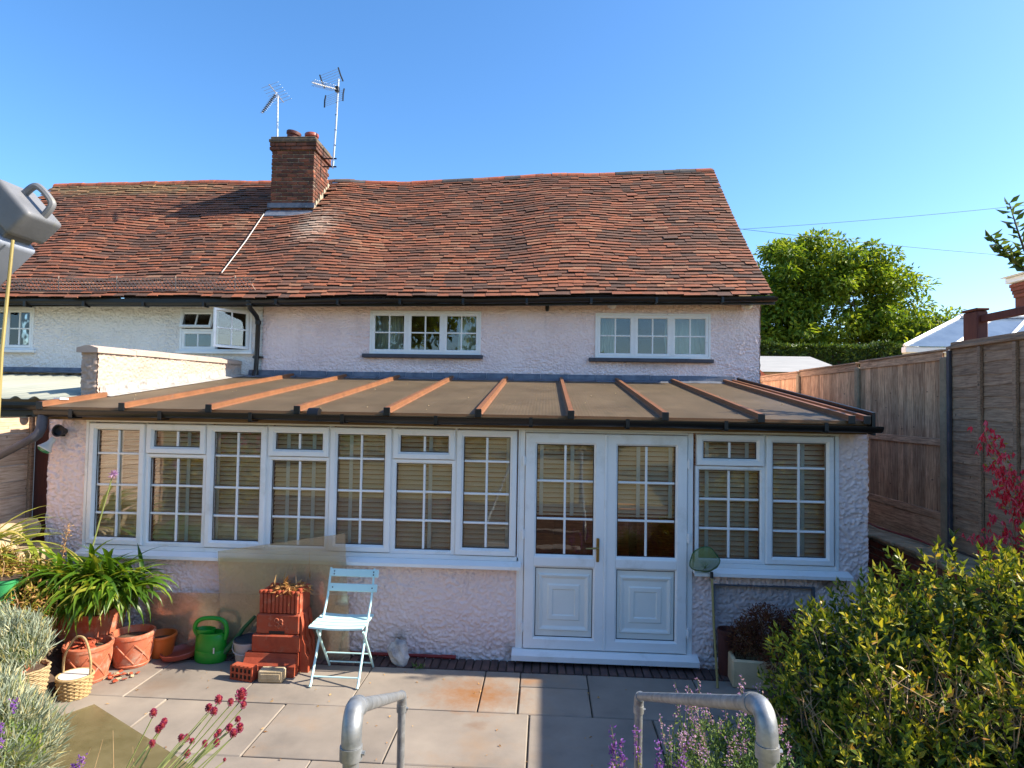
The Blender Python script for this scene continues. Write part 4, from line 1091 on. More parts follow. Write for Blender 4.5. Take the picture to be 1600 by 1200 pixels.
# ---- room behind
MB().box(XL + .2, XR - .2, .22, 3.69, .0, .09).build('inside_floor', M['inside_floor'], cons)
sb = thing('sideboard', (.9, 2.6, .09), 'brown wooden sideboard inside, seen through the lower door panes', 'sideboard')
MB().box(-.6, 2.3, 2.3, 2.8, .16, 1.0, .01).build('carcass', M['oak'], sb)
MB().box(-.65, 2.35, 2.25, 2.85, 1.0, 1.04, .01).build('top', M['oak'], sb)
for x in (-.55, .42, 1.38): MB().box(x, x + .86, 2.275, 2.299, .22, .95, .008).build('door', M['oak'], sb)
for x in (-.55, 2.2):
    for y in (2.33, 2.72): MB().box(x, x + .05, y, y + .05, .09, .16).build('leg', M['oak'], sb)

# ---- roof: sheets between bars
ZF, ZK, YF, YK = 2.272, 2.745, -.22, 3.63
def rz(y): return ZF + (ZK - ZF) * (y - YF) / (YK - YF)
BX = [-4.60] + [-4.635 + .8408 * i for i in range(1, 9)] + [2.87, 3.0]
SL = math.atan2(ZK - ZF, YK - YF)
def strip(x0, x1, d0, d1, y0=YF, y1=YK, mb=None):
    mb = mb or MB()
    return mb.add([(x, y, rz(y) + d) for x in (x0, x1) for y in (y0, y1) for d in (d0, d1)], [(0, 1, 3, 2), (4, 6, 7, 5), (0, 4, 5, 1), (2, 3, 7, 6), (0, 2, 6, 4), (1, 5, 7, 3)])
for i in range(len(BX) - 1):
    strip(BX[i] + .004, BX[i + 1] - .004, 0, .02).build('roof_panel', M['bronze'], cons)
for i, x in enumerate(BX):
    y1 = .62 if i == 0 else YK + .02
    mb = MB(); hw, hh = .026, .05
    prof = [(-hw - .012, .021), (hw + .012, .021), (hw, .032), (hw - .004, .021 + hh), (-hw + .004, .021 + hh), (-hw, .032)]
    y0 = YF - .03
    mb.add([(x + a, y, rz(y) + b) for y in (y0, y1) for a, b in prof], [tuple(range(6))[::-1], tuple(range(6, 12))] + [(k, (k + 1) % 6, 6 + (k + 1) % 6, 6 + k) for k in range(6)])
    b = mb.build('roof_bar', M['bar'], cons)
    MB().box(x - .031, x + .031, y0 - .01, y0 - .001, rz(y0) - .005, rz(y0) + .072, .004).build('end_cap', M['black'], b)
    if i == 0: MB().box(x - .034, x + .034, -.05, .06, rz(0) + .060, rz(0) + .078).build('tape_patch', M['paint'], b)
MB().add([(x, y, rz(y) + d) for x in (3.045, 3.075) for y in (YF - .03, YK) for d in (-.10, .10)], [(0, 1, 3, 2), (4, 6, 7, 5), (0, 4, 5, 1), (2, 3, 7, 6), (0, 2, 6, 4), (1, 5, 7, 3)]).build('verge_board', M['black'], cons)
strip(BX[0] - .03, 3.04, -.012, -.002, YF - .012, YF - .001, None).build('panel_edge', M['timber_fascia'], cons)
# rafters + fascia under the sheets
MB().box(-4.62, 3.04, -.14, -.016, 2.200, 2.235, .004).box(-4.62, 3.04, -.17, -.145, 2.17, rz(-.17) - .003).build('fascia', M['timber_fascia'], cons)
gutter(cons, [(x, -.245, 2.262 - (x + 4.7) * .0015 + .006 * math.sin(x * 1.7)) for x in np.linspace(-4.62, 3.12, 16)], .058, M['black'])
for x in np.arange(XL + .45, 3.05, .86):
    MB().box(x - .016, x + .016, -.312, -.172, 2.185, 2.20, .003).box(x - .016, x + .016, -.312, -.304, 2.185, 2.272).build('gutter_bracket', M['black'], cons)
MB().tube([(-2.0, -.245, 2.26), (-1.9, -.245, 2.26)], .064, 12).build('gutter_union', M['black'], cons, True)
# lead flashing against the upper wall
fl = MB()
fx = np.arange(XS - .2, 3.3, .42)
for i in range(len(fx) - 1):
    a, b = fx[i], fx[i + 1] - .004
    dz = random.uniform(-.006, .006)
    fl.add([(x, y, z) for x in (a, b) for y, z in ((YW - .014, 2.862 + dz), (YW - .03, 2.79), (3.50, rz(3.50) + .03 + .006 * math.sin(i * 2)), (3.49, rz(3.49) + .022), (YW - .03, 2.772), (YW - .008, 2.84))], [(0, 1, 7, 6), (1, 2, 8, 7), (2, 3, 9, 8), (3, 4, 10, 9)])
fl.build('flashing', M['lead'], cons)

# ================================================================ parapet wall between the lean-tos
par = thing('parapet_wall', (-4.75, 2.1, 0), 'low cream parapet wall with stone coping between the two lean-to roofs', 'wall')
PX0, PX1, PY0, PY1 = -4.835, -4.664, .57, 3.69
def ptop(y): return 2.86 + .075 * (y - PY0) / 3.1
relief('wall_face', (PY0, PY1), (2.2, 2.87), [], lambda U, V, h: (PX1 + h, U, V + (U - PY0) * .024), M['cream_render'], par, res=.010, amp=.012, seed=31)
relief('wall_face', (PX0, PX1), (2.2, 2.87), [], lambda U, V, h: (U, PY0 - h * 1.6, V), M['cream_render'], par, res=.013, amp=.012, seed=32)
MB().box(PX0, PX1 - .004, PY0 + .004, PY1, 0, 2.86).build('wall_core', M['cream_render'], par)
n = 5
for i in range(n):
    a = PY0 - .05 + (PY1 - PY0 + .04) * i / n; b = PY0 - .05 + (PY1 - PY0 + .04) * (i + 1) / n - .005
    dz = random.uniform(-.004, .004)
    mb = MB()
    prof = [(PX0 - .035, .0), (PX1 + .035, .0), (PX1 + .035, .05), (PX1 - .06, .078), (PX0 + .06, .078), (PX0 - .035, .05)]
    mb.add([(x, y, ptop(y) + .012 + z + dz) for y in (a, b) for x, z in prof], [tuple(range(6))[::-1], tuple(range(6, 12))] + [(k, (k + 1) % 6, 6 + (k + 1) % 6, 6 + k) for k in range(6)])
    mb.build('coping', M['cream_render'], par)
# stepped, whitewashed lead along its foot
mb = MB()
for i in range(14):
    y = PY0 + .03 + i * .22
    mb.add([(x, yy, z) for yy in (y, y + .218) for x, z in ((PX1 + .016, rz(yy) + .14 + .01 * (i % 2)), (PX1 + .02, rz(yy) + .045), (PX1 + .14, rz(yy) + .027))], [(0, 1, 4, 3), (1, 2, 5, 4)])
mb.build('flashing', surf('whitewashed_lead', [srgb(150, 148, 144), srgb(178, 174, 168)], .7, 9, bstr=.2, dirt=(srgb(112, 104, 96), 12, .5, .7)), par)
# ---- neighbour's lean-to
nb = thing('lean_to', (-6.6, 2.0, 0), 'neighbour lean-to with pale corrugated roof and black gutter at the left edge', 'lean-to')
xs = np.arange(-9.0, PX0 - .012, .02); ys = [.15, 3.66]
zc = lambda x, y: 2.36 + (y - .15) * .105 + .022 * (max(-.35, math.cos(x * 2 * math.pi / .2)) + .35)
mb = MB(); 
vs = [(x, y, zc(x, y)) for x in xs for y in ys]
mb.add(vs, [(2 * i, 2 * i + 2, 2 * i + 3, 2 * i + 1) for i in range(len(xs) - 1)])
o = mb.build('corrugated_sheet', M['corr'], nb, 60); so = o.modifiers.new('t', 'SOLIDIFY'); so.thickness = .006; so.offset = -1
gutter(nb, [(x, .10, 2.30) for x in np.linspace(-9, PX0 - .02, 6)], .055, M['black'])
MB().box(-9, PX0 - .02, .16, .2, 2.18, 2.33).build('fascia', M['black'], nb)
MB().box(-9, PX0 - .02, .3, .45, 0, 2.2).build('wall', M['white_render'], nb)
mb = MB().add([(x, y, z) for x in (-9, PX0 - .02) for y, z in ((YW - .014, 2.86), (YW - .03, 2.80), (3.5, 2.77))], [(0, 1, 4, 3), (1, 2, 5, 4)]).build('flashing', M['lead'], nb)
# ================================================================ right-hand boundary
XFN = 4.18
fence = thing('closeboard_fence', (XFN, 4, 1.05), 'tall brown vertical board fence on a gravel board beside the conservatory', 'fence')
posts = [5.9, 4.1, 2.25, .53]
for i in range(len(posts) - 1):
    y1, y0 = posts[i], posts[i + 1]
    zt = 2.955 + .012 * ((i * 7) % 3)
    n = int((y1 - y0 - .12) / .095); w = (y1 - y0 - .12) / n
    bmesh_ = [MB().prism([(-w / 2 - .008, -.002), (w / 2, -.020), (w / 2, -.004), (-w / 2 - .008, .006)], 1.37, zt, lambda a, b, d: (b, a, d)).mesh('board', M['fence']) for _ in range(3)]
    for k in range(n):
        y = y0 + .06 + w * (k + .5)
        link('board', bmesh_[k % 3], fence, Matrix.Translation((XFN + random.uniform(-.002, .003), y, random.uniform(-.006, .004))) @ Matrix.Rotation(random.uniform(-.006, .006), 4, 'X'))
    MB().box(XFN - .032, XFN - .016, y0 + .05, y1 - .05, zt - .075, zt + .012, .004).build('rail', M['fence_rail'], fence)
    MB().box(XFN - .04, XFN - .016, y0 + .05, y1 - .05, 2.04, 2.115, .005).build('rail', M['fence_rail'], fence)
    MB().box(XFN - .04, XFN - .016, y0 + .05, y1 - .05, 1.30, 1.378, .005).build('rail', M['fence_rail'], fence)
    MB().box(XFN - .05, XFN + .03, y0 + .04, y1 - .04, zt + .013, zt + .035, .005).build('capping', M['fence_rail'], fence)
    MB().box(XFN - .03, XFN + .02, y0 + .05, y1 - .05, 1.0, 1.299, .006).build('gravel_board', M['fence_rail'], fence)
for y in posts:
    MB().box(XFN - .06, XFN + .05, y - .05, y + .05, .9, 2.93, .012).build('post', M['concrete'], fence)
MB().box(XFN + .012, XFN + .02, .6, 5.85, 1.3, 2.94).build('backing_board', M['fence'], fence)
lap = thing('lap_fence', (XFN, -.5, 1.05), 'weathered horizontal lap fence panel with dark battens behind the red fuchsia', 'fence')
z = .95; k = 0
while z < 2.99:
    h = .105
    ph = random.uniform(0, 6)
    n = 16; vs = []
    for i in range(n + 1):
        y = -1.62 + 2.09 * i / n; wv = .008 * math.sin(y * 5 + ph) + .005 * math.sin(y * 13 + ph * 2)
        vs += [(XFN - .022, y, z + wv), (XFN - .012, y, z + h + .02), (XFN - .008, y, z + h + .02), (XFN - .01, y, z + wv)]
    fs = []
    for i in range(n):
        for a in range(4):
            b = (a + 1) % 4; fs.append((i * 4 + a, i * 4 + b, (i + 1) * 4 + b, (i + 1) * 4 + a))
    fs += [(0, 1, 2, 3), tuple(n * 4 + a for a in (0, 1, 2, 3))]
    MB().add(vs, fs).build('slat', M['fence_lap'], lap)
    z += h; k += 1
for y in (-1.58, -.41, .02, .455): MB().box(XFN - .055, XFN - .023, y - .02, y + .02, .95, 2.99, .004).build('batten', M['sill_dark'] if y > .4 else M['fence_lap'], lap)
MB().box(XFN - .055, XFN + .01, -1.62, .48, 3.0, 3.03, .004).build('capping', M['fence_rail'], lap)
lap2 = thing('lap_fence', (XFN, -3, 1.05), 'unseen horizontal lap fence beyond the right edge, its height set to shade the bush', 'fence')
for j in range(12): MB().box(XFN - .02 + .006 * (j % 2), XFN, -8.0, -1.75, .95 + j * .113, 1.06 + j * .113).build('slat', M['fence_lap'], lap2)  # unseen fence run, raised so that its shadow darkens the lower bush
# retaining wall of garden brick with flat stones on top
rw = thing('retaining_wall', (3.9, 1.6, 0), 'low red brick retaining wall at the foot of the fence', 'wall')
MB().box(3.80, 3.94, -.55, 3.69, -.1, 1.0).build('core', M['mortar'], rw)
bkr = brickmesh(.2, .062, .1, M['redbrick'])
for j in range(13):
    y = -.5 + (.105 if j % 2 else 0)
    while y < 2.9:
        if j > 4: link('brick', random.choice(bkr), rw, Matrix.Translation((3.842, y, .03 + j * .0745)) @ Matrix.Rotation(math.pi / 2, 4, 'Z'))
        y += .2095
for j in range(9):
    MB().box(3.72 + random.uniform(-.02, .02), 4.1, -.5 + j * .4, -.5 + j * .4 + .385, 1.004, 1.04 + random.uniform(0, .02), .012).build('coping_stone', M['stone'], rw)
tag(MB().tube([(3.95, 1.8, 1.09), (3.9, 1.3, 1.085), (3.98, .7, 1.08), (3.93, .2, 1.085)], .012, 8).build('hose', M['hose'], None, True), 'thin red hose lying on the retaining wall by the fence', 'hose')
# ---- dark red timber structure, neighbour's glazed roof, brick gable
pg = thing('timber_pergola', (4.75, .8, 1.0), 'dark red timber post and rail rising above the fence', 'pergola')
MB().box(4.55, 4.66, .66, .88, 1.0, 3.42, .01).box(4.54, 4.67, .65, .89, 3.425, 3.45, .008).build('post', M['dark_red_wood'], pg)
MB().box(4.58, 4.63, -1.8, .655, 3.30, 3.375, .006).build('rail', M['dark_red_wood'], pg)
MB().prism([(1.12, 2.9), (1.0, 3.13), (.3, 3.16), (-1.8, 3.16), (-1.8, 2.9)], 4.68, 4.72, lambda a, b, d: (d, a, b)).build('side_board', M['dark_red_wood'], pg)
gl = thing('glazed_roof', (7.4, 5.5, 1.0), 'white framed glazed garden room roof beyond the fence', 'garden room')
MB().prism([(6.4, 5.1), (12.5, 5.1), (12.5, 6.7), (7.35, 6.7)], 1.0, 3.38, lambda a, b, d: (a, b, d)).build('wall', M['paint'], gl)
MB().box(6.25, 12.6, 4.95, 5.08, 3.38, 3.48, .01).prism([(6.27, 5.082), (6.4, 5.082), (7.4, 6.8), (7.25, 6.8)], 3.38, 3.48, lambda a, b, d: (a, b, d)).build('fascia', M['upvc'], gl)
gm = surf('roof_glazing', [srgb(84, 100, 118), srgb(108, 124, 140)], .18, 3, bstr=.02, spec=.9)
MB().add([(6.22, 4.93, 3.485), (12.6, 4.93, 3.485), (12.6, 5.9, 4.12), (7.75, 5.9, 4.12), (7.25, 6.8, 3.485)], [(0, 1, 2, 3), (0, 3, 4)]).build('glazing', gm, gl)
for t in np.linspace(0, 1, 9):
    a = Vector((6.22 + 6.3 * t, 4.93, 3.50)); b = Vector((7.75 + 4.8 * t, 5.9, 4.135))
    MB().tube([a, b], .028, 6).build('roof_bar', M['upvc'], gl)
MB().tube([(7.25, 6.8, 3.5), (7.75, 5.9, 4.135)], .03, 6).tube([(7.75, 5.9, 4.15), (12.6, 5.9, 4.15)], .04, 6).build('ridge', M['upvc'], gl)
bg_ = thing('brick_house', (11.5, 9, 1), 'brick house corner with white eaves board at the right edge', 'house')
MB().box(10.62, 14, 8.1, 8.5, 1.0, 4.95).build('wall', M['redbrick'], bg_)
for j in range(4): MB().box(10.58 - .03 * j, 14, 8.06 - .03 * j, 8.5, 4.95 + j * .075, 5.02 + j * .075).build('corbel', M['redbrick'], bg_)
MB().box(10.4, 14.1, 7.9, 8.5, 5.26, 5.38, .01).prism([(10.25, 5.385), (14.2, 5.385), (14.2, 5.50), (10.5, 5.46)], 7.8, 8.5, lambda a, b, d: (a, d, b)).build('eaves_board', M['upvc'], bg_)
# ---- shed, hedge
sh = thing('garden_shed', (7, 12.5, 1), 'shed with pale grey felt roof behind the fence', 'shed')
MB().add([(5.0, 12, 3.44), (8.75, 12, 3.44), (8.1, 13.2, 3.98), (5.0, 13.2, 3.98)], [(0, 1, 2, 3)]).add([(8.75, 12, 3.44), (8.75, 14.4, 3.44), (8.1, 13.2, 3.98)], [(0, 1, 2)]).add([(5, 14.4, 3.44), (8.75, 14.4, 3.44), (8.1, 13.2, 3.98), (5.0, 13.2, 3.98)], [(0, 1, 2, 3)]).build('roof', M['felt'], sh)
MB().box(5.2, 8.5, 12.2, 14.2, 1, 3.43).build('wall', M['fence_left'], sh)
tp_ = thing('clay_ridge_end', (5.7, 10.5, 3), 'bit of orange tiled roof showing between the cottage wall and the fence', 'roof')
MB().prism([(4.4, 3.0), (5.75, 3.0), (5.25, 3.45), (4.4, 3.5)], 9.5, 10.5, lambda a, b, d: (a, d, b)).build('roof_end', M['terracotta'], tp_)

# ================================================================ leaves
def leaf_arrays(P, D, L, W, N=None, fold=.25, rng_=rng):
    """P base points, D directions (unit), L lengths, W widths -> 4-vert folded leaves"""
    n = len(P)
    R = rng_.normal(size=(n, 3)) if N is None else N + rng_.normal(size=(n, 3)) * .35
    S = np.cross(D, R); S /= np.linalg.norm(S, axis=1, keepdims=True) + 1e-9
    U = np.cross(S, D)
    L = L[:, None]; Wd = W[:, None]
    mid = P + D * L * .45
    v = np.stack([P, mid - S * Wd * .5 + U * Wd * fold, P + D * L - U * L * .12, mid + S * Wd * .5 + U * Wd * fold], 1)
    f = (np.arange(n)[:, None, None] * 4 + np.array([[0, 1, 2], [0, 2, 3]])[None]).reshape(-1, 3)
    return v.reshape(-1, 3), f
def leaf_obj(name, P, D, L, W, mat, parent, N=None, fold=.25, split=0):
    P = np.asarray(P, float); D = np.asarray(D, float); D /= np.linalg.norm(D, axis=1, keepdims=True) + 1e-9
    L = np.broadcast_to(np.asarray(L, float), (len(P),)).copy(); W = np.broadcast_to(np.asarray(W, float), (len(P),)).copy()
    v, f = leaf_arrays(P, D, L, W, N, fold)
    t = rng.random(len(P))
    if split:
        d = np.linalg.norm(P - np.array(CAM), axis=1) / L
        big = np.argsort(d)[:split]
        fq = np.array([[0, 1, 2], [0, 2, 3]])
        for i in big:
            link('leaf', mesh_np('leaf', v[i * 4:i * 4 + 4], fq, mat, False, np.zeros(4)), parent)
        keep = np.ones(len(P), bool); keep[big] = False
        v = v.reshape(-1, 4, 3)[keep].reshape(-1, 3); t = t[keep]
        f = (np.arange(keep.sum())[:, None, None] * 4 + fq[None]).reshape(-1, 3)
    o = link(name, mesh_np(name, v, f, mat, False, np.repeat(t, 4)), parent)
    o['kind'] = 'stuff'
    return o
def unit(n): 
    d = rng.normal(size=(n, 3)); return d / np.linalg.norm(d, axis=1, keepdims=True)
def blobs_pts(blobs, n, shell=.55):
    """points in ellipsoids (c, r): mostly near the surface; returns pts, outward dirs"""
    vol = np.array([b[1][0] * b[1][1] * b[1][2] for b in blobs]) ** .67; k = rng.choice(len(blobs), n, p=vol / vol.sum())
    d = unit(n); rr = shell + (1 - shell) * rng.random(n) ** .6
    c = np.array([b[0] for b in blobs])[k]; r = np.array([b[1] for b in blobs])[k]
    return c + d * r * rr[:, None], d
def limb(mb, p, d, L, r, depth, tips, bend=.25, n=4):
    pts = [p]; q = Vector(p); dd = Vector(d).normalized()
    for i in range(n):
        dd = (dd + Vector((random.gauss(0, bend), random.gauss(0, bend), random.gauss(0, bend) + .05)) * .5).normalized(); q = q + dd * (L / n); pts.append(q.copy())
    mb.tube(pts, [r * (1 - .55 * i / n) for i in range(n + 1)], 6 if r < .08 else 9)
    if depth == 0: tips.append(q.copy()); return
    for _ in range(random.choice((2, 3, 3))):
        nd = (dd + Vector((random.gauss(0, .6), random.gauss(0, .6), random.gauss(0, .4)))).normalized()
        limb(mb, pts[-1 if random.random() < .6 else -2], nd, L * random.uniform(.6, .8), r * .45, depth - 1, tips)

# ---- big tree behind
def tree(loc, label, blobs, trunk_h, trunk_r, dirs, Ls, nleaf, ls, lmat, dens=90):
    t = thing('tree', loc, label, 'tree')
    mb = MB(); tips = []
    p = Vector(loc); top = p + Vector((.1, 0, trunk_h))
    mb.tube([p, p + Vector((.05, 0, trunk_h * .5)), top], [trunk_r * 1.3, trunk_r, trunk_r * .85], 10)
    for d, L in zip(dirs, Ls): limb(mb, top - Vector((0, 0, .2)), d, L, trunk_r * .6, 3, tips)
    mb.build('trunk', M['trunk'], t, True)
    # clumps: sub-spheres on the surface of the lobes
    cc, dd = blobs_pts(blobs, dens, .5)
    tp = np.array([tuple(x) for x in tips]) if tips else cc[:1]
    cc = np.concatenate([cc, tp + rng.normal(size=tp.shape) * .15])
    Pn = []; Dn = []
    per = nleaf // len(cc)
    for c in cc:
        r = rng.uniform(.35, .75) * ls * 4.2
        u = unit(per); rr = rng.random(per) ** .45
        Pn.append(c + u * rr[:, None] * np.array([r * 1.25, r * 1.25, r * .7])); Dn.append(u + np.array([0, 0, -.25]) + rng.normal(size=(per, 3)) * .6)
    P = np.concatenate(Pn); D = np.concatenate(Dn)
    leaf_obj('crown', P, D, rng.uniform(.7, 1.3, len(P)) * ls, rng.uniform(.4, .65, len(P)) * ls, lmat, t, N=np.tile([0, 0, 1.], (len(P), 1)))
    return t
tree((13.7, 25, 1.0), 'large round green tree behind the shed and hedge', [((10.9, 25, 7.2), (1.3, 1.6, 1.8)), ((12.0, 25, 8.2), (1.9, 2.0, 2.2)), ((14.0, 25, 9.3), (2.2, 2.2, 1.7)), ((15.9, 25, 8.2), (1.5, 1.8, 1.3)), ((13.0, 25, 6.3), (2.6, 2.2, 1.4)), ((11.4, 24.6, 6.0), (1.6, 1.8, 1.6)), ((14.9, 24.4, 5.6), (1.4, 1.4, .8))], 3.4, .26,
     [(-.7, 0, .8), (-.2, .3, 1), (.35, -.2, 1), (.9, .1, .75), (1.0, -.3, .4)], [2.3, 2.5, 2.6, 2.4, 2.0], 38000, .25, M['l_tree'], 170)
tree((17.6, 24, 1.0), 'smaller green tree to the right of the large one', [((17.3, 24, 6.5), (1.1, 1.1, 1.0)), ((18.3, 24, 6.0), (1.1, 1.1, .9)), ((16.6, 24, 5.7), (.9, 1.0, .8))], 2.6, .14, [(-.4, 0, 1), (.4, .2, 1)], [1.4, 1.4], 7000, .23, M['l_tree'], 44)
hg = thing('hedge', (11.5, 17.5, 1), 'clipped dark green hedge behind the shed roof', 'hedge')
n = 15000
P = np.stack([rng.uniform(5, 14.2, n), rng.uniform(17, 18.2, n), rng.uniform(3.0, 4.72, n)], 1)
face = rng.random(n); P[face < .45, 1] = 17 + rng.random((face < .45).sum()) * .15; P[face > .7, 2] = 4.72 - rng.random((face > .7).sum()) * .12
P[:, 2] += (vnoise(P[:, 0] * 1.2, P[:, 1], 4) - .5) * .25
leaf_obj('foliage', P, unit(n) + np.array([0, -.4, .5]), rng.uniform(.12, .2, n), rng.uniform(.07, .11, n), M['l_hedge'], hg)
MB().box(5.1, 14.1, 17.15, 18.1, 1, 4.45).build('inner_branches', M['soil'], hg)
# ---- overhead wires
def wire(a, b, sag, label):
    pts = [Vector(a).lerp(Vector(b), t) - Vector((0, 0, sag * 4 * t * (1 - t))) for t in np.linspace(0, 1, 14)]
    tag(MB().tube(pts, .006, 5).build('overhead_wire', M['wire'], None), label, 'wire')
wire((4.3, 12, 7.42), (17, 12, 8.62), .12, 'uppermost overhead wire rising to the right across the sky')
wire((4.0, 12, 7.72), (16, 12, 6.55), .10, 'overhead wire sloping down to the right through the tree top')
# ---- apple branch and fuchsia at the right edge
ap = thing('apple_tree', (4.75, -.25, 1.04), 'leafy twig of a small tree above the fence at the right edge', 'tree')
mb = MB(); mb.tube([(4.9, -.2, 1.04), (4.85, -.1, 2.4), (4.72, .1, 3.4), (4.66, .15, 3.9)], [.05, .04, .028, .018], 8)
stems = [[(4.66, .15, 3.85), (4.62, .2, 4.1), (4.6, .28, 4.4)], [(4.66, .15, 3.7), (4.6, .34, 3.95), (4.56, .48, 4.14)], [(4.7, .1, 3.6), (4.7, -.15, 3.9), (4.72, -.3, 4.3)], [(4.66, .15, 3.7), (4.62, .25, 3.85), (4.58, .4, 3.98)]]
P = []; D = []
for s in stems:
    mb.tube(s, [.012, .008, .004], 6)
    a, b, c = map(Vector, s)
    for k in range(27):
        t = k / 26; q = a.lerp(b, t * 2) if t < .5 else b.lerp(c, t * 2 - 1)
        an = k * 2.4; P.append(q); D.append((math.cos(an) * .8, math.sin(an) * .9, .45 + random.uniform(-.5, .3)))
mb.build('branch', M['trunk'], ap, True)
for q, dd in zip(P, D):
    v, f = leaf_arrays(np.array([q]), np.array([dd]) / np.linalg.norm(dd), np.array([random.uniform(.10, .15)]), np.array([random.uniform(.045, .065)]))
    link('leaf', mesh_np('leaf', v, f, M['l_hedge'], False, np.zeros(4)), ap)
fu = thing('fuchsia', (3.75, -.95, .3), 'fuchsia with hanging red flowers in front of the lap fence', 'shrub')
mb = MB(); fl_p = []; fl_d = []; lf_p = []; lf_d = []
for (tx, ty, tz, n) in ((3.53, -.92, 2.27, 90), (3.62, -1.0, 2.05, 80), (3.70, -1.05, 1.85, 70), (3.42, -1.0, 1.50, 40), (3.80, -1.15, 1.65, 60), (3.60, -.95, 1.62, 50)):
    b = Vector((3.75, -.95, .3)); t = Vector((tx, ty, tz)); m = (b + t) / 2 + Vector((.22, 0, .25))
    pts = [(1 - u) ** 2 * b + 2 * u * (1 - u) * m + u * u * t for u in [i / 8 for i in range(9)]]
    mb.tube(pts, [.012 * (1 - .8 * i / 8) for i in range(9)], 6)
    for k in range(n):
        u = .66 + .34 * random.random(); q = (1 - u) ** 2 * b + 2 * u * (1 - u) * m + u * u * t
        q = q + Vector((random.gauss(0, .045), random.gauss(0, .045), random.gauss(0, .035)))
        for _ in range(3): fl_p.append(q); fl_d.append((random.gauss(0, .35), random.gauss(0, .35), -1))
        if random.random() < .25: lf_p.append(q); lf_d.append((random.gauss(0, 1), random.gauss(0, 1), random.gauss(0, .6)))
mb.build('stems', M['stem_dry'], fu, True)['kind'] = 'stuff'
leaf_obj('flowers', fl_p, fl_d, rng.uniform(.04, .062, len(fl_p)), rng.uniform(.013, .021, len(fl_p)), M['f_red'], fu)
leaf_obj('foliage', lf_p, lf_d, .035, .018, M['l_yellow'], fu)

# ---- big evergreen bush on the right
bush = thing('privet_bush', (2.5, -2.25, .3), 'big glossy green and yellow bush filling the lower right corner', 'bush')
blobs = [((2.2, -2.05, .62), (.55, .5, .62)), ((2.72, -2.0, .93), (.62, .5, .58)), ((3.2, -2.2, .90), (.7, .6, .72)), ((2.35, -2.55, .50), (.62, .55, .58)), ((1.95, -2.65, .40), (.38, .42, .40)), ((2.95, -2.95, .72), (.8, .6, .62)), ((2.02, -1.72, .55), (.36, .34, .5)), ((2.5, -1.62, .72), (.5, .4, .5))]
pts, dirs = blobs_pts(blobs, 2600, .76)
ok = pts[:, 2] > .05; pts = pts[ok]; dirs = dirs[ok]
P = []; D = []; N = []
tw = MB()
for p, d in zip(pts, dirs):
    ax = np.array([d[0] * .55, d[1] * .55, .75 + .25 * d[2]]) + rng.normal(size=3) * .22; ax /= np.linalg.norm(ax)
    L = rng.uniform(.07, .16); k = rng.integers(6, 11); a0 = rng.random() * 6
    s1 = np.cross(ax, [.3, .5, .2]); s1 /= np.linalg.norm(s1); s2 = np.cross(ax, s1)
    for j in range(k):
        t = (j + .5) / k; an = a0 + j * 2.4; out = s1 * math.cos(an) + s2 * math.sin(an)
        P.append(p + ax * L * t); D.append(out * (1.0 - .55 * t) + ax * (.45 + .8 * t)); N.append(ax)
    if rng.random() < .25: tw.tube([p - ax * .12, p + ax * L], [.004, .002], 4, False)
leaf_obj('foliage', P, D, rng.uniform(.032, .07, len(P)), rng.uniform(.017, .03, len(P)), M['l_bush'], bush, N=np.array(N), split=300)
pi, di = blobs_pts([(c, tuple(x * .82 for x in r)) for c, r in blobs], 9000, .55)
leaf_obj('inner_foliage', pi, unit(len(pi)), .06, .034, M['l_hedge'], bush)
for _ in range(60):
    c, r = random.choice(blobs); a = Vector((2.5 + random.uniform(-.4, .4), -2.25 + random.uniform(-.4, .4), .2)); e = Vector(c) + Vector((random.uniform(-.7, .7) * r[0], random.uniform(-.7, .7) * r[1], random.uniform(.2, .8) * r[2]))
    tw.tube([a, a.lerp(e, .5) + Vector((random.gauss(0, .06), random.gauss(0, .06), .05)), e], [.012, .007, .003], 5, False)
tw.build('twigs', M['trunk'], bush)['kind'] = 'stuff'
dt = MB(); dp_ = []; dd_ = []
for (cx, cy, cz, k) in ((2.3, -2.5, .98, 60), (1.92, -2.35, .78, 34), (2.6, -2.65, 1.05, 40)):
    for _ in range(k):
        a = Vector((cx + random.gauss(0, .16), cy + random.gauss(0, .16), cz - .28)); e = a + Vector((random.gauss(0, .10), random.gauss(-.03, .10), random.uniform(.2, .42)))
        dt.tube([a, a.lerp(e, .5) + Vector((random.gauss(0, .02), random.gauss(0, .02), 0)), e], [.0045, .0035, .0018], 4, False)
        for _ in range(2):
            q = a.lerp(e, random.uniform(.5, .9)); dt.tube([q, q + Vector((random.gauss(0, .06), random.gauss(0, .06), random.uniform(.03, .1)))], [.0025, .0012], 4, False)
        if random.random() < .5: dp_.append(e); dd_.append((random.gauss(0, 1), random.gauss(0, 1), random.gauss(.2, .6)))
dt.build('dead_twigs', M['stem_dry'], bush)['kind'] = 'stuff'
leaf_obj('dead_leaves', dp_, dd_, .045, .02, M['l_dry'], bush)
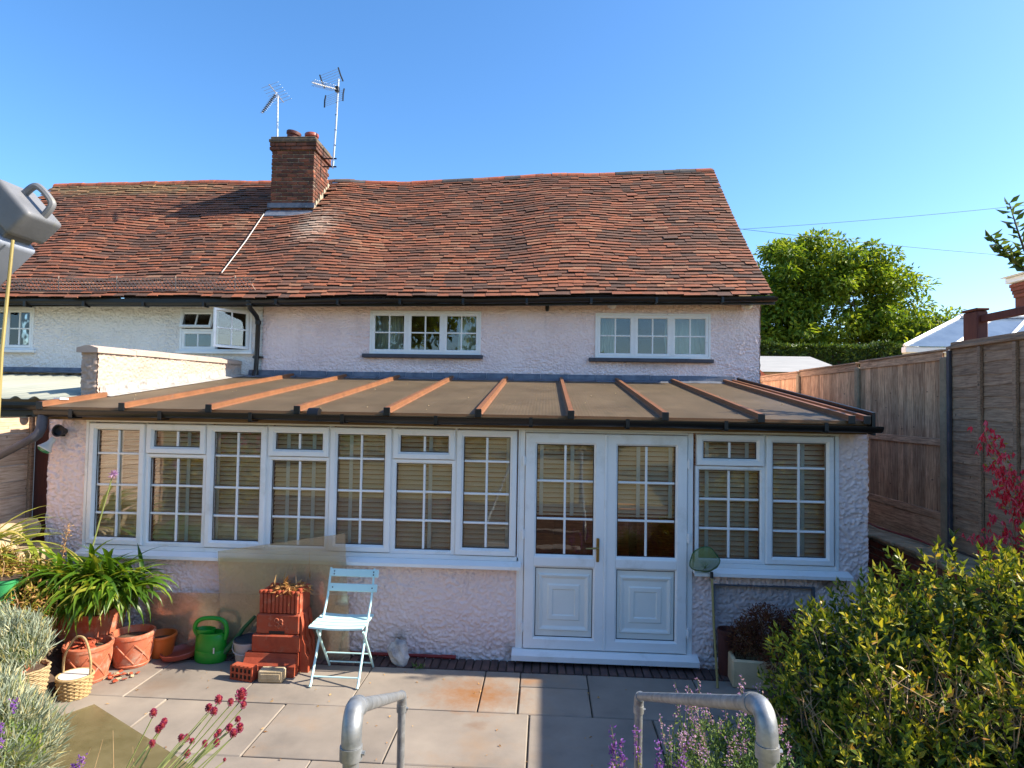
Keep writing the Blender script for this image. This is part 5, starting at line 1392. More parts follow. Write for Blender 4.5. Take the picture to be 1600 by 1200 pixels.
# ================================================================ folding chair
ch = thing('folding_chair', (-1.54, -.5, 0), 'pale blue folding slatted bistro chair on the patio', 'chair')
CXL, CXR = -1.735, -1.375
for x in (CXL - .01, CXR + .03):
    MB().tube([(x, -.725, .008), (x, -.70, .03), (x - .005, -.46, .44), (x - .005, -.33, .64), (x - .005, -.255, .875)], .0105, 8).build('long_leg', M['chair'], ch, True)
    MB().tube([(x + .012, -.285, .008), (x + .012, -.30, .03), (x + .012, -.62, .435)], .0105, 8).build('short_leg', M['chair'], ch, True)
for y, z in ((-.675, .075), (-.315, .055), (-.395, .165)):
    MB().tube([(CXL - .005, y, z), (CXR + .035, y, z)], .007, 8).build('stretcher', M['chair'], ch, True)
for i in range(5):
    y = -.625 + i * .075; n = 8; vs = []
    for k in range(n + 1):
        t = k / n * 2 - 1; zz = .452 + .012 * t * t + .0
        xx = -1.565 + t * .232
        vs += [(xx, y - .029, zz), (xx, y + .029, zz + .003), (xx, y + .029, zz + .018), (xx, y - .029, zz + .015)]
    fs = [(0, 1, 2, 3), tuple(n * 4 + a for a in range(4))]
    for k in range(n):
        for a in range(4): fs.append((k * 4 + a, k * 4 + (a + 1) % 4, (k + 1) * 4 + (a + 1) % 4, (k + 1) * 4 + a))
    MB().add(vs, fs).build('seat_slat', M['chair'], ch)
for z, y in ((.835, -.275), (.715, -.315)):
    Mt = Matrix.Translation((-1.53, y, z)) @ Matrix.Rotation(-.28, 4, 'X')
    sl = MB().box(-.225, .225, -.008, .008, -.034, .034, .006, Mt).build('back_slat', M['chair'], ch)
    for e in (-.18, .18):
        for dz in ((-.012, .012) if z > .8 else (0,)):
            MB().lathe([(.006, 0), (.006, .003), (0, .004)], 8, Mt @ Vector((e, -.009, dz)), M=Matrix.Rotation(math.pi / 2, 3, 'X')).build('screw', M['seal'], sl)

# ================================================================ clay chimney-pot planter with two loose bricks
tc = thing('clay_planter', (-2.13, -.33, 0), 'stepped orange clay chimney pot planter with dried plant in its top', 'planter')
def tier(x0, x1, y0, y1, z0, z1, c=.01, name='tier', tx=0.0):
    MB().box(x0, x1, y0, y1, z0, z1, c).build(name, M['red_clay'], tc)
X0, X1, Y0, Y1 = -2.345, -1.945, -.46, -.19
tier(X0 - .03, X1 - .005, Y0 - .012, Y1, .17, .325, .012)
tier(X0 + .0, X1 - .01, Y0 + .006, Y1, .3255, .50, .012)
mb = MB()
for i in range(10):
    a = X0 + .022 + i * .0355; mb.box(a, a + .029, Y0 + .012 + random.uniform(-.003, .003), Y0 + .034, .506, .675, .007)
mb.build('ribs', M['red_clay'], tc)
mb = MB().box(X0 + .02, X1 - .02, Y0 + .034, Y0 + .06, .501, .675).box(X0 + .02, X1 - .02, Y1 - .03, Y1, .501, .70).box(X0 + .02, X0 + .05, Y0 + .061, Y1 - .031, .501, .69).box(X1 - .05, X1 - .02, Y0 + .061, Y1 - .031, .501, .69)
mb.build('collar', M['red_clay'], tc)
for i in range(9):
    a = X0 + .03 + i * .041
    MB().lathe([(.0, -.014), (.017, -.012), (.02, 0), (.017, .014), (0, .017)], 10, (a, Y0 + .026, .688 + random.uniform(-.006, .006))).build('rim_lump', M['red_clay'], tc, True)
for i in range(4): MB().lathe([(.0, -.014), (.017, -.012), (.02, 0), (.017, .014), (0, .017)], 10, (X1 - .035, Y0 + .07 + i * .05, .70)).build('rim_lump', M['red_clay'], tc, True)
# sloping, stepped apron at the foot
MB().prism([(Y1, .0), (Y0 - .10, .0), (Y0 - .10, .04), (Y0 - .08, .055), (Y0 - .075, .08), (Y0 - .03, .135), (Y0 - .02, .17), (Y1, .17)], X0 - .075, X1 - .01, lambda a, b, d: (d, a, b)).build('base', M['red_clay'], tc)
# moulded buttress on the right face
for k, (yy, w) in enumerate(((-.42, .05), (-.33, .06), (-.24, .06))):
    mb = MB().prism([(X1 - .002, .0), (X1 + .075 - .012 * k, .0), (X1 + .07 - .012 * k, .13), (X1 + .045, .17), (X1 + .04, .24), (X1 + .018, .29), (X1 + .016, .40), (X1 - .002, .49)], yy - w / 2, yy + w / 2, lambda a, b, d: (a, d, b)).build('side_moulding', M['red_clay'], tc)
MB().box(X0 + .12, X0 + .26, Y0 + .0035, Y0 + .0065, .332, .356).build('slot', M['seal'], tc)
em = MB(); ec = Vector((X0 + .205, Y0 + .003, .43))
for (ox, oz, r, a0, a1) in ((-.02, .018, .018, -.5, 3.6), (-.018, -.014, .018, -2.6, 1.8), (.02, .012, .016, -1.2, 3.0), (.022, -.012, .014, -2.8, 1.2), (0, -.04, .008, 0, 6.2)):
    em.tube([ec + Vector((ox + r * math.cos(a), 0, oz + r * math.sin(a))) for a in np.linspace(a0, a1, 9)], .0045, 6)
em.build('emblem', M['terracotta'], tc, True)
MB().box(X0 + .051, X1 - .051, Y0 + .061, Y1 - .031, .60, .66).build('soil', M['soil'], tc)
P = []; D = []
for i in range(150):
    P.append((-2.10 + random.gauss(0, .07), -.33 + random.gauss(0, .05), .69 + random.uniform(0, .05))); D.append((random.gauss(.3, .8), random.gauss(-.4, .8), random.uniform(-.9, .35)))
leaf_obj('dried_leaves', P, D, rng.uniform(.05, .15, 150), rng.uniform(.012, .026, 150), M['l_dry'], tc)
ml = MB().tube([(-2.06, -.3, .66), (-2.05, -.31, .74), (-2.06, -.3, .80)], [.012, .009, .006], 6).tube([(-2.25, -.3, .66), (-2.27, -.28, .82), (-2.25, -.27, .95)], [.003, .002, .001], 4).tube([(-2.0, -.28, .66), (-1.96, -.24, .85), (-1.97, -.22, 1.0)], [.003, .002, .001], 4)
ml.build('dried_stalk', M['stem_dry'], tc)
pb = thing('air_brick', (-2.36, -.5, 0), 'perforated orange brick lying in front of the clay planter', 'brick')
Mb = Matrix.Translation((-2.37, -.655, .0)) @ Matrix.Rotation(-.22, 4, 'Z') @ Matrix.Diagonal((1.1, 1, 1.15, 1))
hb = MB().box(-.1, .1, .012, .085, .002, .105, .006, Mb)
nx, nz = 6, 3
for i in range(nx): hb.box(-.1 + i * .0374, -.1 + i * .0374 + .013, 0, .012, .002, .105, 0, Mb)
for k in range(nz): hb.box(-.1, .1, .0005, .0115, .002 + k * .0445, .002 + k * .0445 + .014, 0, Mb)
hb.build('body', M['red_clay'], pb)
hh = MB()
for i in range(5):
    for k in range(2): hh.box(-.1 + i * .0374 + .0132, -.1 + (i + 1) * .0374 - .0002, .0095, .0116, .0165 + k * .0445, .046 + k * .0445, 0, Mb)
hh.build('holes', M['seal'], pb)
ob = MB().box(-.105, .105, -.05, .05, 0, .105, .012, Matrix.Translation((-2.11, -.625, 0)) @ Matrix.Rotation(.04, 4, 'Z')).box(-.085, .085, -.0535, -.04, .028, .08, .008, Matrix.Translation((-2.11, -.625, 0)) @ Matrix.Rotation(.04, 4, 'Z')).build('old_brick', M['stone'])
tag(ob, 'worn tan brick beside the perforated brick on the patio', 'brick')

# ================================================================ watering can, bucket, pots
def ovalbody(prof, c, n=28): return MB().lathe([(r, z) for r, z in prof], n, c, 1.0, .62)
wc = thing('watering_can', (-2.85, -.19, 0), 'bright green plastic watering can by the wall', 'watering can')
c = (-2.845, -.275, 0)
ovalbody([(0, .003), (.135, .003), (.145, .02), (.142, .10), (.139, .105), (.142, .11), (.138, .20), (.128, .235), (.118, .25), (.122, .262), (.112, .262), (.10, .24), (.09, .23)], c).build('body', M['green_plastic'], wc, True)
MB().lathe([(.098, .252), (.112, .29), (.104, .292), (.09, .256)], 20, (-2.90, -.275, 0), .85, .55).build('filler_lip', M['green_plastic'], wc, True)
MB().tube(catmull([(-2.965, -.275, .215), (-3.0, -.275, .28), (-2.985, -.275, .34), (-2.93, -.275, .375), (-2.84, -.275, .385), (-2.76, -.275, .375), (-2.715, -.275, .34), (-2.70, -.275, .27), (-2.715, -.275, .2)]), .0195, 12).build('handle', M['green_plastic'], wc, True)
MB().tube([(-2.72, -.275, .08), (-2.64, -.26, .17), (-2.55, -.245, .30), (-2.46, -.235, .40)], [.03, .024, .018, .015], 10).build('spout', M['green_dark'], wc, True)
MB().box(-2.775, -2.765, -.367, -.359, .10, .15).build('level_mark', M['lamp_white'], wc)
bkt = thing('bucket', (-2.45, -.315, 0), 'grey plastic bucket with dark lid behind the clay planter', 'bucket')
MB().lathe([(0, .002), (.10, .002), (.103, .01), (.128, .205), (.134, .206), (.134, .222), (.124, .222), (.120, .2)], 28, (-2.47, -.315, 0)).build('body', M['grey_plastic'], bkt, True)
MB().lathe([(.0, .226), (.10, .226), (.118, .222), (.128, .232), (.13, .224), (.13, .215)], 28, (-2.47, -.315, 0)).build('lid', M['dark_lid'], bkt, True)
MB().tube([(-2.60, -.315, .19)] + [(-2.47 - .136 * math.cos(a), -.315 - .14 * math.sin(a), .19 - .06 * math.sin(a)) for a in np.linspace(.2, 2.9, 9)] + [(-2.34, -.315, .19)], .005, 6).build('handle', M['grey_plastic'], bkt, True)
sau = MB().lathe([(0, .004), (.135, .004), (.15, .015), (.168, .05), (.172, .05), (.174, .044), (.157, .004), (.14, -.004), (0, -.004)], 30, (-3.14, -.24, .024), M=Matrix.Rotation(-.12, 3, 'Y')).build('plant_saucer', M['saucer'], None, True)
tag(sau, 'round red-brown plastic plant saucer between orange pot and watering can', 'saucer')
def pot(name, c, rt, rb, h, mat, label, soil=True, rim=.03, lattice=False, n=30, group=None):
    t = thing(name, c, label, 'pot', group)
    x, y, z = c
    MB().lathe([(0, z + .002), (rb, z + .002), (rb * 1.04, z + .012), (rb + (rt - rb) * .82, z + h - rim - .012), (rt * .97, z + h - rim), (rt, z + h - rim + .005), (rt * 1.01, z + h - .008), (rt * .98, z + h), (rt * .9, z + h), (rt * .87, z + h - .02), (rt * .82, z + h - .08), (rt * .7, z + h * .4)], n, (x, y, 0)).build('body', mat, t, True)
    if soil: MB().lathe([(0, z + h - .055), (rt * .5, z + h - .048), (rt * .85, z + h - .06)], 20, (x, y, 0)).build('soil', M['soil'], t)
    if lattice:
        lb = MB(); m = 7
        for k in range(m):
            for sg in (1, -1):
                pts = []
                for t_ in np.linspace(0, 1, 9):
                    a = 2 * math.pi * k / m + sg * t_ * math.pi * 2 / m; zz = z + .04 + (h - rim - .075) * t_; r = rb + (rt - rb) * .82 * (zz - z - .012) / (h - rim - .024) + .003
                    pts.append((x + r * math.cos(a), y + r * math.sin(a), zz))
                lb.tube(pts, .007, 6)
        lb.tube([(x + (rb + .006) * math.cos(a), y + (rb + .006) * math.sin(a), z + .025) for a in np.linspace(0, 2 * math.pi, 30, endpoint=False)], .008, 6, closed=True)
        lb.build('lattice', mat, t, True)
    return t
pot('plant_pot', (-3.365, -.20, 0), .135, .098, .20, M['orange_pot'], 'plain bright orange plastic pot next to the lattice pot')
pot('plant_pot', (-3.50, -.40, 0), .18, .138, .29, M['terracotta'], 'terracotta pot with lattice relief, standing furthest right of the two lattice pots', lattice=True, rim=.04)
p2 = pot('plant_pot', (-3.66, -.74, 0), .185, .14, .31, M['terracotta'], 'terracotta lattice pot full of broken clay pieces behind the wicker basket', lattice=True, rim=.04)
for k in range(16):
    a = random.uniform(0, 6.28); r = random.uniform(0, .12)
    MB().box(-.035, .035, -.025, .025, -.006, .006, .003, Matrix.Translation((-3.66 + r * math.cos(a), -.74 + r * math.sin(a), .275 + random.uniform(0, .035))) @ Matrix.Rotation(random.uniform(0, 3), 4, 'Z') @ Matrix.Rotation(random.uniform(-.6, .6), 4, 'X')).build('shard', M['red_clay'], p2)
# fallen leaves / clay chips on the slabs
cp = thing('clay_chips', (-3.43, -.68, 0), 'scatter of broken clay and dry leaves by the pots', 'debris')
for k in range(26):
    MB().box(-.02, .02, -.012, .012, 0, .006, .002, Matrix.Translation((-3.44 + random.gauss(0, .06), -.68 + random.gauss(0, .06), .002 + random.uniform(0, .014))) @ Matrix.Rotation(random.uniform(0, 3), 4, 'Z') @ Matrix.Rotation(random.uniform(-.3, .3), 4, 'X')).build('chip', M['red_clay'] if k % 3 else M['stone'], cp)
# square tall pot carrying the agapanthus
sp = thing('plant_pot', (-3.87, -.45, 0), 'large square terracotta planter under the strap-leaved plant', 'pot')
mb = MB(); 
def taper(x, y, w0, w1, z0, z1, mb): return mb.add([(x + sx * w0, y + sy * w0, z0) for sx, sy in ((-1, -1), (1, -1), (1, 1), (-1, 1))] + [(x + sx * w1, y + sy * w1, z1) for sx, sy in ((-1, -1), (1, -1), (1, 1), (-1, 1))], [(3, 2, 1, 0), (4, 5, 6, 7), (0, 1, 5, 4), (1, 2, 6, 5), (2, 3, 7, 6), (3, 0, 4, 7)])
taper(-3.87, -.45, .15, .20, 0, .44, mb).build('body', M['terracotta'], sp)
taper(-3.87, -.45, .212, .218, .4405, .50, MB()).build('rim', M['terracotta'], sp)
# agapanthus
ag = thing('agapanthus', (-3.86, -.44, .5), 'clump of arching glossy green strap leaves spilling over the pots', 'plant')
def strap(L, W, rise, droop, n=9):
    vs = []; fs = []
    for i in range(n + 1):
        t = i / n
        a = rise - (rise + droop) * t ** 1.25
        if i == 0: p = Vector((0, 0, 0))
        else: p = p + Vector((math.cos(a), 0, math.sin(a))) * (L / n)
        w = W * (.75 + .5 * math.sin(math.pi * min(1, t * 1.1))) * (1 if t < .7 else max(.04, (1 - t) / .3))
        up = Vector((-math.sin(a), 0, math.cos(a)))
        vs += [p + Vector((0, -w / 2, 0)) + up * w * .18, p, p + Vector((0, w / 2, 0)) + up * w * .18]
    for i in range(n):
        for k in (0, 1): fs.append((3 * i + k, 3 * i + k + 1, 3 * i + 3 + k + 1, 3 * i + 3 + k))
    return np.array([tuple(v) for v in vs]), np.array(fs)
straps = []
for k in range(14):
    v, f = strap(random.uniform(.52, .8), random.uniform(.034, .046), random.uniform(1.25, 1.65), random.uniform(-.5, 1.2))
    straps.append(mesh_np('leaf', v, f, M['l_agap'], True, np.zeros(len(v))))
for k in range(298):
    an = random.uniform(0, 2 * math.pi)
    cx, cy = random.gauss(0, .13), random.gauss(0, .07)
    mw = Matrix.Translation((-3.84 + cx * 1.5, -.50 + cy, .58 + random.uniform(-.05, .06))) @ Matrix.Rotation(an, 4, 'Z') @ Matrix.Rotation(random.gauss(0, .15), 4, 'X') @ Matrix.Scale(random.uniform(.7, 1.0), 4)
    # leaves against the house wall grow forward instead
    if mw.to_3x3() @ Vector((1, 0, 0)) @ Vector((0, 1, 0)) > .55: mw = mw @ Matrix.Rotation(math.pi, 4, 'Z')
    link('leaf', random.choice(straps), ag, mw)
vv = []; ff = []; tt = []; nv = 0
for k in range(260):
    v, f = strap(random.uniform(.45, .8), random.uniform(.03, .042), random.uniform(.9, 1.6), random.uniform(.2, 1.7))
    mw = np.array(Matrix.Translation((-3.86 + random.gauss(0, .15), -.47 + random.gauss(0, .05), .52)) @ Matrix.Rotation(random.uniform(-math.pi, 0) if random.random() < .8 else random.uniform(-.5, 3.6), 4, 'Z') @ Matrix.Rotation(random.gauss(0, .2), 4, 'X'))
    v = v @ mw[:3, :3].T + mw[:3, 3]; v[:, 1] = np.minimum(v[:, 1], -.03 - .1 * rng.random())
    vv.append(v); ff.append(f + nv); nv += len(v); tt.append(np.full(len(v), random.random()))
link('inner_leaves', mesh_np('inner_leaves', np.concatenate(vv), np.concatenate(ff), M['l_agap'], True, np.concatenate(tt)), ag)['kind'] = 'stuff'
MB().tube([(-3.97, -.42, .6), (-3.92, -.42, .95), (-3.82, -.42, 1.35), (-3.735, -.42, 1.68)], [.008, .007, .006, .005], 6).build('flower_stem', M['stem'], ag, True)
q = np.array([(-3.73, -.42, 1.69)] * 26); leaf_obj('flower_head', q, unit(26) + np.array([.2, 0, .5]), .05, .014, M['f_lilac'], ag)
# wicker basket
bsk = thing('wicker_basket', (-3.55, -1.02, 0), 'small round wicker basket with arched handle and white liner', 'basket')
def woven(x, y, z0, h, rb, rt, rows_, mat, parent, n=22, name='weave'):
    st = MB()
    for k in range(n):
        a = 2 * math.pi * k / n; st.tube([(x + rb * math.cos(a), y + rb * math.sin(a), z0), (x + rt * math.cos(a), y + rt * math.sin(a), z0 + h)], .004, 5)
    st.build('stakes', mat, parent)
    wv = MB()
    for j in range(rows_):
        t = (j + .5) / rows_; r = rb + (rt - rb) * t; pts = []
        for k in range(n * 2):
            a = math.pi * k / n; rr = r + .006 * math.cos(k * math.pi / 2 * 1.0 + (j % 2) * math.pi) ; pts.append((x + rr * math.cos(a), y + rr * math.sin(a), z0 + h * t))
        wv.tube(pts, h / rows_ * .56, 5, closed=True)
    wv.build(name, mat, parent, True)
woven(-3.545, -1.03, .0, .16, .098, .122, 11, M['wicker'], bsk)
MB().lathe([(0, .01), (.095, .01)], 20, (-3.545, -1.03, 0)).build('base', M['wicker'], bsk)
MB().tube([(-3.545 + .124 * math.cos(a), -1.03 + .124 * math.sin(a), .165) for a in np.linspace(0, 2 * math.pi, 28, endpoint=False)], .009, 6, closed=True).build('rim', M['wicker'], bsk, True)
MB().tube(catmull([(-3.545 - .12, -1.0, .12), (-3.545 - .12, -1.0, .28), (-3.545 - .06, -.99, .42), (-3.545 + .0, -.99, .455), (-3.545 + .06, -1.0, .42), (-3.545 + .118, -1.02, .28), (-3.545 + .122, -1.03, .12)]), .009, 8).build('handle', M['wicker'], bsk, True)
MB().lathe([(.112, .172), (.104, .17), (.09, .09), (0, .08)], 20, (-3.545, -1.03, 0)).build('liner', M['lamp_white'], bsk, True)
stp = thing('straw_planter', (-3.78, -1.2, 0), 'straw coloured woven planter at the edge of the silver plants', 'planter')
woven(-3.79, -1.22, .0, .30, .11, .145, 18, M['straw'], stp, 24)
MB().lathe([(0, .26), (.138, .27)], 20, (-3.79, -1.22, 0)).build('soil', M['soil'], stp)
# rock, hose and glass sheets by the wall
bm = bmesh.new(); bmesh.ops.create_icosphere(bm, subdivisions=3, radius=1)
for v in bm.verts:
    n = mnoise.noise(v.co * 1.6) * .35 + mnoise.noise(v.co * 4) * .12
    v.co = Vector((v.co.x * .095, v.co.y * .075, v.co.z * .125)) * (1 + n); v.co.z = max(v.co.z + .1, 0)
    v.co.x += .02 * (v.co.z < .08) 
me = bpy.data.meshes.new('rock'); bm.to_mesh(me); bm.free(); me.materials.append(M['rock'])
tag(link('rock', me, None, Matrix.Translation((-1.125, -.19, 0))), 'jagged white and grey rock at the foot of the wall', 'rock')
tag(MB().tube([(-2.0, -.045, .03), (-1.3, -.05, .028), (-.75, -.055, .03)], .016, 8).tube([(-.75, -.055, .03), (-.62, -.055, .028)], .019, 8).build('red_pole', M['hose'], None, True), 'red pole lying on the brick edging against the wall', 'pole')
tag(MB().box(-1.78, -1.66, -.07, -.025, .01, .33, .004).build('timber_offcut', M['straw']), 'short pale board standing against the wall behind the chair', 'board')
def sheet(corners, label, t=.005):
    c = [Vector(p) for p in corners]; n = (c[1] - c[0]).cross(c[3] - c[0]).normalized() * t
    o = MB().add(c + [p + n for p in c], [(0, 1, 2, 3), (7, 6, 5, 4), (0, 4, 5, 1), (1, 5, 6, 2), (2, 6, 7, 3), (3, 7, 4, 0)]).build('plastic_sheet', M['sheet'])
    return tag(o, label, 'sheet')
sheet([(-2.79, -.168, .010), (-1.58, -.168, .010), (-1.675, -.118, 1.155), (-2.89, -.118, .955)], 'tall translucent tan sheet leaning on the window sill behind the clay planter')
sheet([(-3.60, -.085, .012), (-1.64, -.085, .012), (-1.64, -.045, .56), (-3.60, -.045, .53)], 'long low translucent sheet leaning against the wall behind the pots')
A = Vector((-3.27, -1.17, .004)); e1 = Vector((1.2, -.72, 0)).normalized(); e2 = Vector((-.51, -.857, 0)).normalized()
cs = [A, A + e1 * 1.6, A + e1 * 1.6 + e2 * .85, A + e2 * .85]
os_ = MB().box(0, 1.6, -.85, 0, 0, .012, .003, Matrix.Translation(A) @ Matrix.Rotation(math.atan2(e1.y, e1.x), 4, 'Z')).build('olive_sheet', M['board_olive'])
tag(os_, 'large olive tinted sheet lying askew on the patio at lower left', 'sheet')

# ================================================================ net, trough, right-hand pots
nt_ = thing('fishing_net', (1.68, -.41, 0), 'green fishing net on a bamboo pole propped by the doors', 'net')
MB().tube([(1.68, -.41, 0), (1.685, -.27, .42), (1.70, -.125, .88)], .0105, 8).build('pole', M['bamboo'], nt_, True)
for t in (.3, .62): 
    p = Vector((1.68, -.41, 0)).lerp(Vector((1.70, -.125, .88)), t); MB().lathe([(.0105, -.006), (.013, 0), (.0105, .006)], 10, p).build('node', M['bamboo'], nt_, True)
MB().tube([(1.698, -.135, .85), (1.70, -.122, .905)], .014, 8).build('ferrule', M['black'], nt_, True)
ring = []
for a in np.linspace(0, 2 * math.pi, 26, endpoint=False):
    q_ = 1 + .07 * math.cos(3 * a + 1.2) + .04 * math.cos(5 * a)
    ring.append((1.632 + .13 * q_ * math.cos(a), -.11 - .04 * math.sin(a) - .02, 1.012 + .118 * q_ * math.sin(a)))
MB().tube(ring, .005, 6, closed=True).build('hoop', M['green_dark'], nt_, True)
mb = MB(); vs = []; fs = []; m = len(ring)
for j in range(6):
    t = j / 5
    for k, p in enumerate(ring):
        cx, cy, cz = 1.625, -.16, .985
        s = math.cos(t * math.pi / 2) ** .7
        vs.append((cx + (p[0] - cx) * s + .006 * math.sin(k * 2.1 + j), -.13 + (p[1] + .13) * s - .06 * math.sin(t * math.pi / 2) + .006 * math.sin(k * 1.3 + j * 2), cz + (p[2] - cz) * s - .03 * t))
for j in range(5):
    for k in range(m): fs.append((j * m + k, j * m + (k + 1) % m, (j + 1) * m + (k + 1) % m, (j + 1) * m + k))
mb.add(vs, fs).build('net_bag', M['net'], nt_, 80)
tr = thing('stone_trough', (2.15, -.28, 0), 'cream stone trough with wilted brown plant beside the right wall', 'trough')
Mt = Matrix.Translation((2.13, -.29, 0)) @ Matrix.Rotation(-.1, 4, 'Z')
tb = MB()
for a in ((-.31, .31, -.14, -.10), (-.31, .31, .10, .14), (-.31, -.27, -.0995, .0995), (.27, .31, -.0995, .0995)): tb.box(*a, .0, .235, .012, Mt)
tb.box(-.265, .265, -.098, .098, .01, .12, 0, Mt)
tb.build('body', M['trough'], tr)
MB().box(-.265, .265, -.098, .098, .121, .165, .01, Mt).build('soil', M['soil'], tr)
bs = thing('wilted_shrub', (2.18, -.25, .16), 'wilted brown feathery shrub growing from the stone trough', 'shrub')
blb = [((2.14, -.22, .44), (.22, .16, .22)), ((2.38, -.28, .38), (.22, .18, .26)), ((1.97, -.22, .36), (.16, .12, .15)), ((2.25, -.42, .24), (.22, .14, .2))]
p_, d_ = blobs_pts(blb, 7000, .2); leaf_obj('foliage', p_, d_ + rng.normal(size=d_.shape) * .7, rng.uniform(.025, .055, len(p_)), .011, M['l_brown'], bs)
mb = MB()
for _ in range(40):
    a = Vector((2.15 + random.gauss(0, .05), -.28, .16)); c, r = random.choice(blb); mb.tube([a, Vector(c) + Vector((random.gauss(0, .08), random.gauss(0, .06), random.gauss(.05, .08)))], [.004, .0015], 4, False)
mb.build('stems', M['stem_dry'], bs)['kind'] = 'stuff'
pot('plant_pot', (1.84, -.115, 0), .085, .07, .40, M['dark_red_wood'], 'tall dark red pot against the wall behind the trough')

# ================================================================ handrails
def handrail(pts, label, r=.0215):
    h = thing('handrail', (pts[0][0], pts[0][1], 0), label, 'handrail', 'galvanised handrails either side of the steps')
    P = [Vector(p) for p in pts]       # far foot, far top, near top, near foot
    def fil(a, b, c, rad, n=8):
        u = (a - b).normalized(); w = (c - b).normalized(); s = b + u * rad; e = b + w * rad
        return [(1 - t) ** 2 * s + 2 * t * (1 - t) * b + t * t * e for t in [i / (n - 1) for i in range(n)]]
    f1 = fil(P[0], P[1], P[2], .05); f2 = fil(P[1], P[2], P[3], .10, 12)
    MB().tube([P[0], f1[0]], r, 14).build('post', M['galv'], h, True)
    MB().tube(f1, r * 1.22, 14).tube([f1[0] - Vector((0, 0, .04)), f1[0]], r * 1.3, 14).build('elbow', M['galv'], h, True)
    MB().tube([f1[-1], f2[0]], r, 14).build('rail', M['galv'], h, True)
    MB().tube(f2, r * 1.26, 16).tube([f2[-1], f2[-1] - Vector((0, 0, .035))], r * 1.4, 16).tube([f2[0] + (f1[-1] - f2[0]).normalized() * .035, f2[0]], r * 1.36, 16).build('elbow', M['galv'], h, True)
    MB().tube([f2[-1], P[3]], r, 14).build('post', M['galv'], h, True)
    for q, sd in ((f1[0] - Vector((0, 0, .02)), 1), (f2[-1] - Vector((0, 0, .018)), 1)):
        MB().tube([q + Vector((r * .9, -.0, 0)), q + Vector((r * 1.75, 0, 0))], .006, 6).build('grub_screw', M['galv'], h)
handrail([(-.60, -2.37, .0), (-.60, -2.37, .745), (-.325, -4.2, 1.565), (-.325, -4.2, .68)], 'left galvanised tube handrail in the foreground')
handrail([(.715, -2.37, .0), (.715, -2.37, .795), (.765, -4.2, 1.62), (.765, -4.2, .68)], 'right galvanised tube handrail in the foreground')

# ================================================================ left edge of the garden
lf = thing('pale_fence', (-5.06, -2.4, .3), 'sunlit pale horizontal board fence at the left edge', 'fence')
for j in range(11):
    z = .45 + j * .157
    MB().box(-5.075, -5.05 + .004 * (j % 2), -2.3, .16, z, z + .152, .004).build('board', M['fence_left'], lf)
for y in (.185, -2.25): MB().box(-5.09, -5.02, y - .025, y + .025, .2, 2.2, .006).build('post', M['fence_lap'], lf)
dk = MB().box(-5.04, -4.73, .235, .26, .0, 2.26).build('dark_boards', M['dark_red_wood']); tag(dk, 'dark boarding in the gap left of the conservatory', 'boarding')
pp = MB().tube([(-5.35, -.34, 1.60), (-4.93, -.30, 1.825), (-4.60, -.29, 2.005)], .036, 14).tube([(-4.62, -.29, 1.995), (-4.575, -.285, 2.03), (-4.56, -.265, 2.09), (-4.56, -.25, 2.21)], .043, 14).build('waste_pipe', M['sill_dark'], None, 40)
tag(pp, 'grey downpipe slanting from the conservatory gutter to the left edge', 'pipe')
sl_ = thing('twin_spotlight', (-4.5, -.03, 2.03), 'twin outdoor spotlight on the wall with one green lens', 'spotlight')
MB().box(-4.58, -4.52, -.05, -.012, 2.0, 2.07, .006).build('bracket', M['fusc'], sl_)
MB().lathe([(.0, .0), (.03, .0), (.034, .03), (.058, .08), (.06, .095), (.05, .095), (.04, .07), (0, .06)], 20, (-4.50, -.05, 2.05), M=Matrix.Rotation(1.45, 3, 'X')).build('lamp_head', M['fusc'], sl_, True)
dM = Vector((-.35, -.45, -.8)).normalized().to_track_quat('Z', 'Y').to_matrix()
MB().lathe([(0, 0), (.026, .0), (.03, .06), (.05, .10), (.066, .125), (.064, .135)], 20, (-4.59, -.07, 1.985), M=dM).build('lamp_head', M['lamp_white'], sl_, True)
MB().lathe([(.064, .132), (.05, .15), (.025, .16), (0, .163)], 20, (-4.59, -.07, 1.985), M=dM).build('lens', M['lens_green'], sl_, True)
# rubble stones
rs = thing('rubble_pile', (-4.65, -.5, .4), 'stacked rough stones and debris against the left fence', 'stones')
for k in range(34):
    s = random.uniform(.06, .14); x, y = random.uniform(-4.95, -4.42), random.uniform(-.75, -.18); lv = random.random()
    z = .55 + lv * (.62 if x < -4.55 else .45)
    bm = bmesh.new(); bmesh.ops.create_icosphere(bm, subdivisions=2, radius=1)
    for v in bm.verts: 
        c = v.co; m_ = max(abs(c.x), abs(c.y), abs(c.z)); c = c / m_ * .55 + c * .45
        v.co = Vector((c.x * s * 1.3, c.y * s, c.z * s * .6)) * (1 + .18 * mnoise.noise(c * 2 + Vector((k, 0, 0))))
    me = bpy.data.meshes.new('stone'); bm.to_mesh(me); bm.free(); me.materials.append(M['stone'])
    link('stone', me, rs, Matrix.Translation((x, y, z)) @ Matrix.Rotation(random.uniform(0, 3), 4, 'Z') @ Matrix.Rotation(random.uniform(-.3, .3), 4, 'X'))
MB().box(-5.03, -4.4, -.62, -.12, .0, 1.0, .03).build('core', M['stone'], rs)
gb = thing('green_tub', (-4.24, -.9, .35), 'mint green plastic tub among the plants at the left edge', 'tub')
MB().lathe([(0, .36), (.085, .36), (.105, .6), (.112, .605), (.112, .63), (.098, .63), (.09, .5)], 24, (-4.26, -.92, .25)).build('body', M['green_bin'], gb, True)
MB().lathe([(0, .632), (.10, .632), (.112, .634)], 24, (-4.26, -.92, .25)).build('soil', M['soil'], gb)
pot('plant_pot', (-4.06, -.78, .34), .10, .07, .40, M['terracotta'], 'narrow terracotta pot among yellowing plants left of the strap-leaved clump')
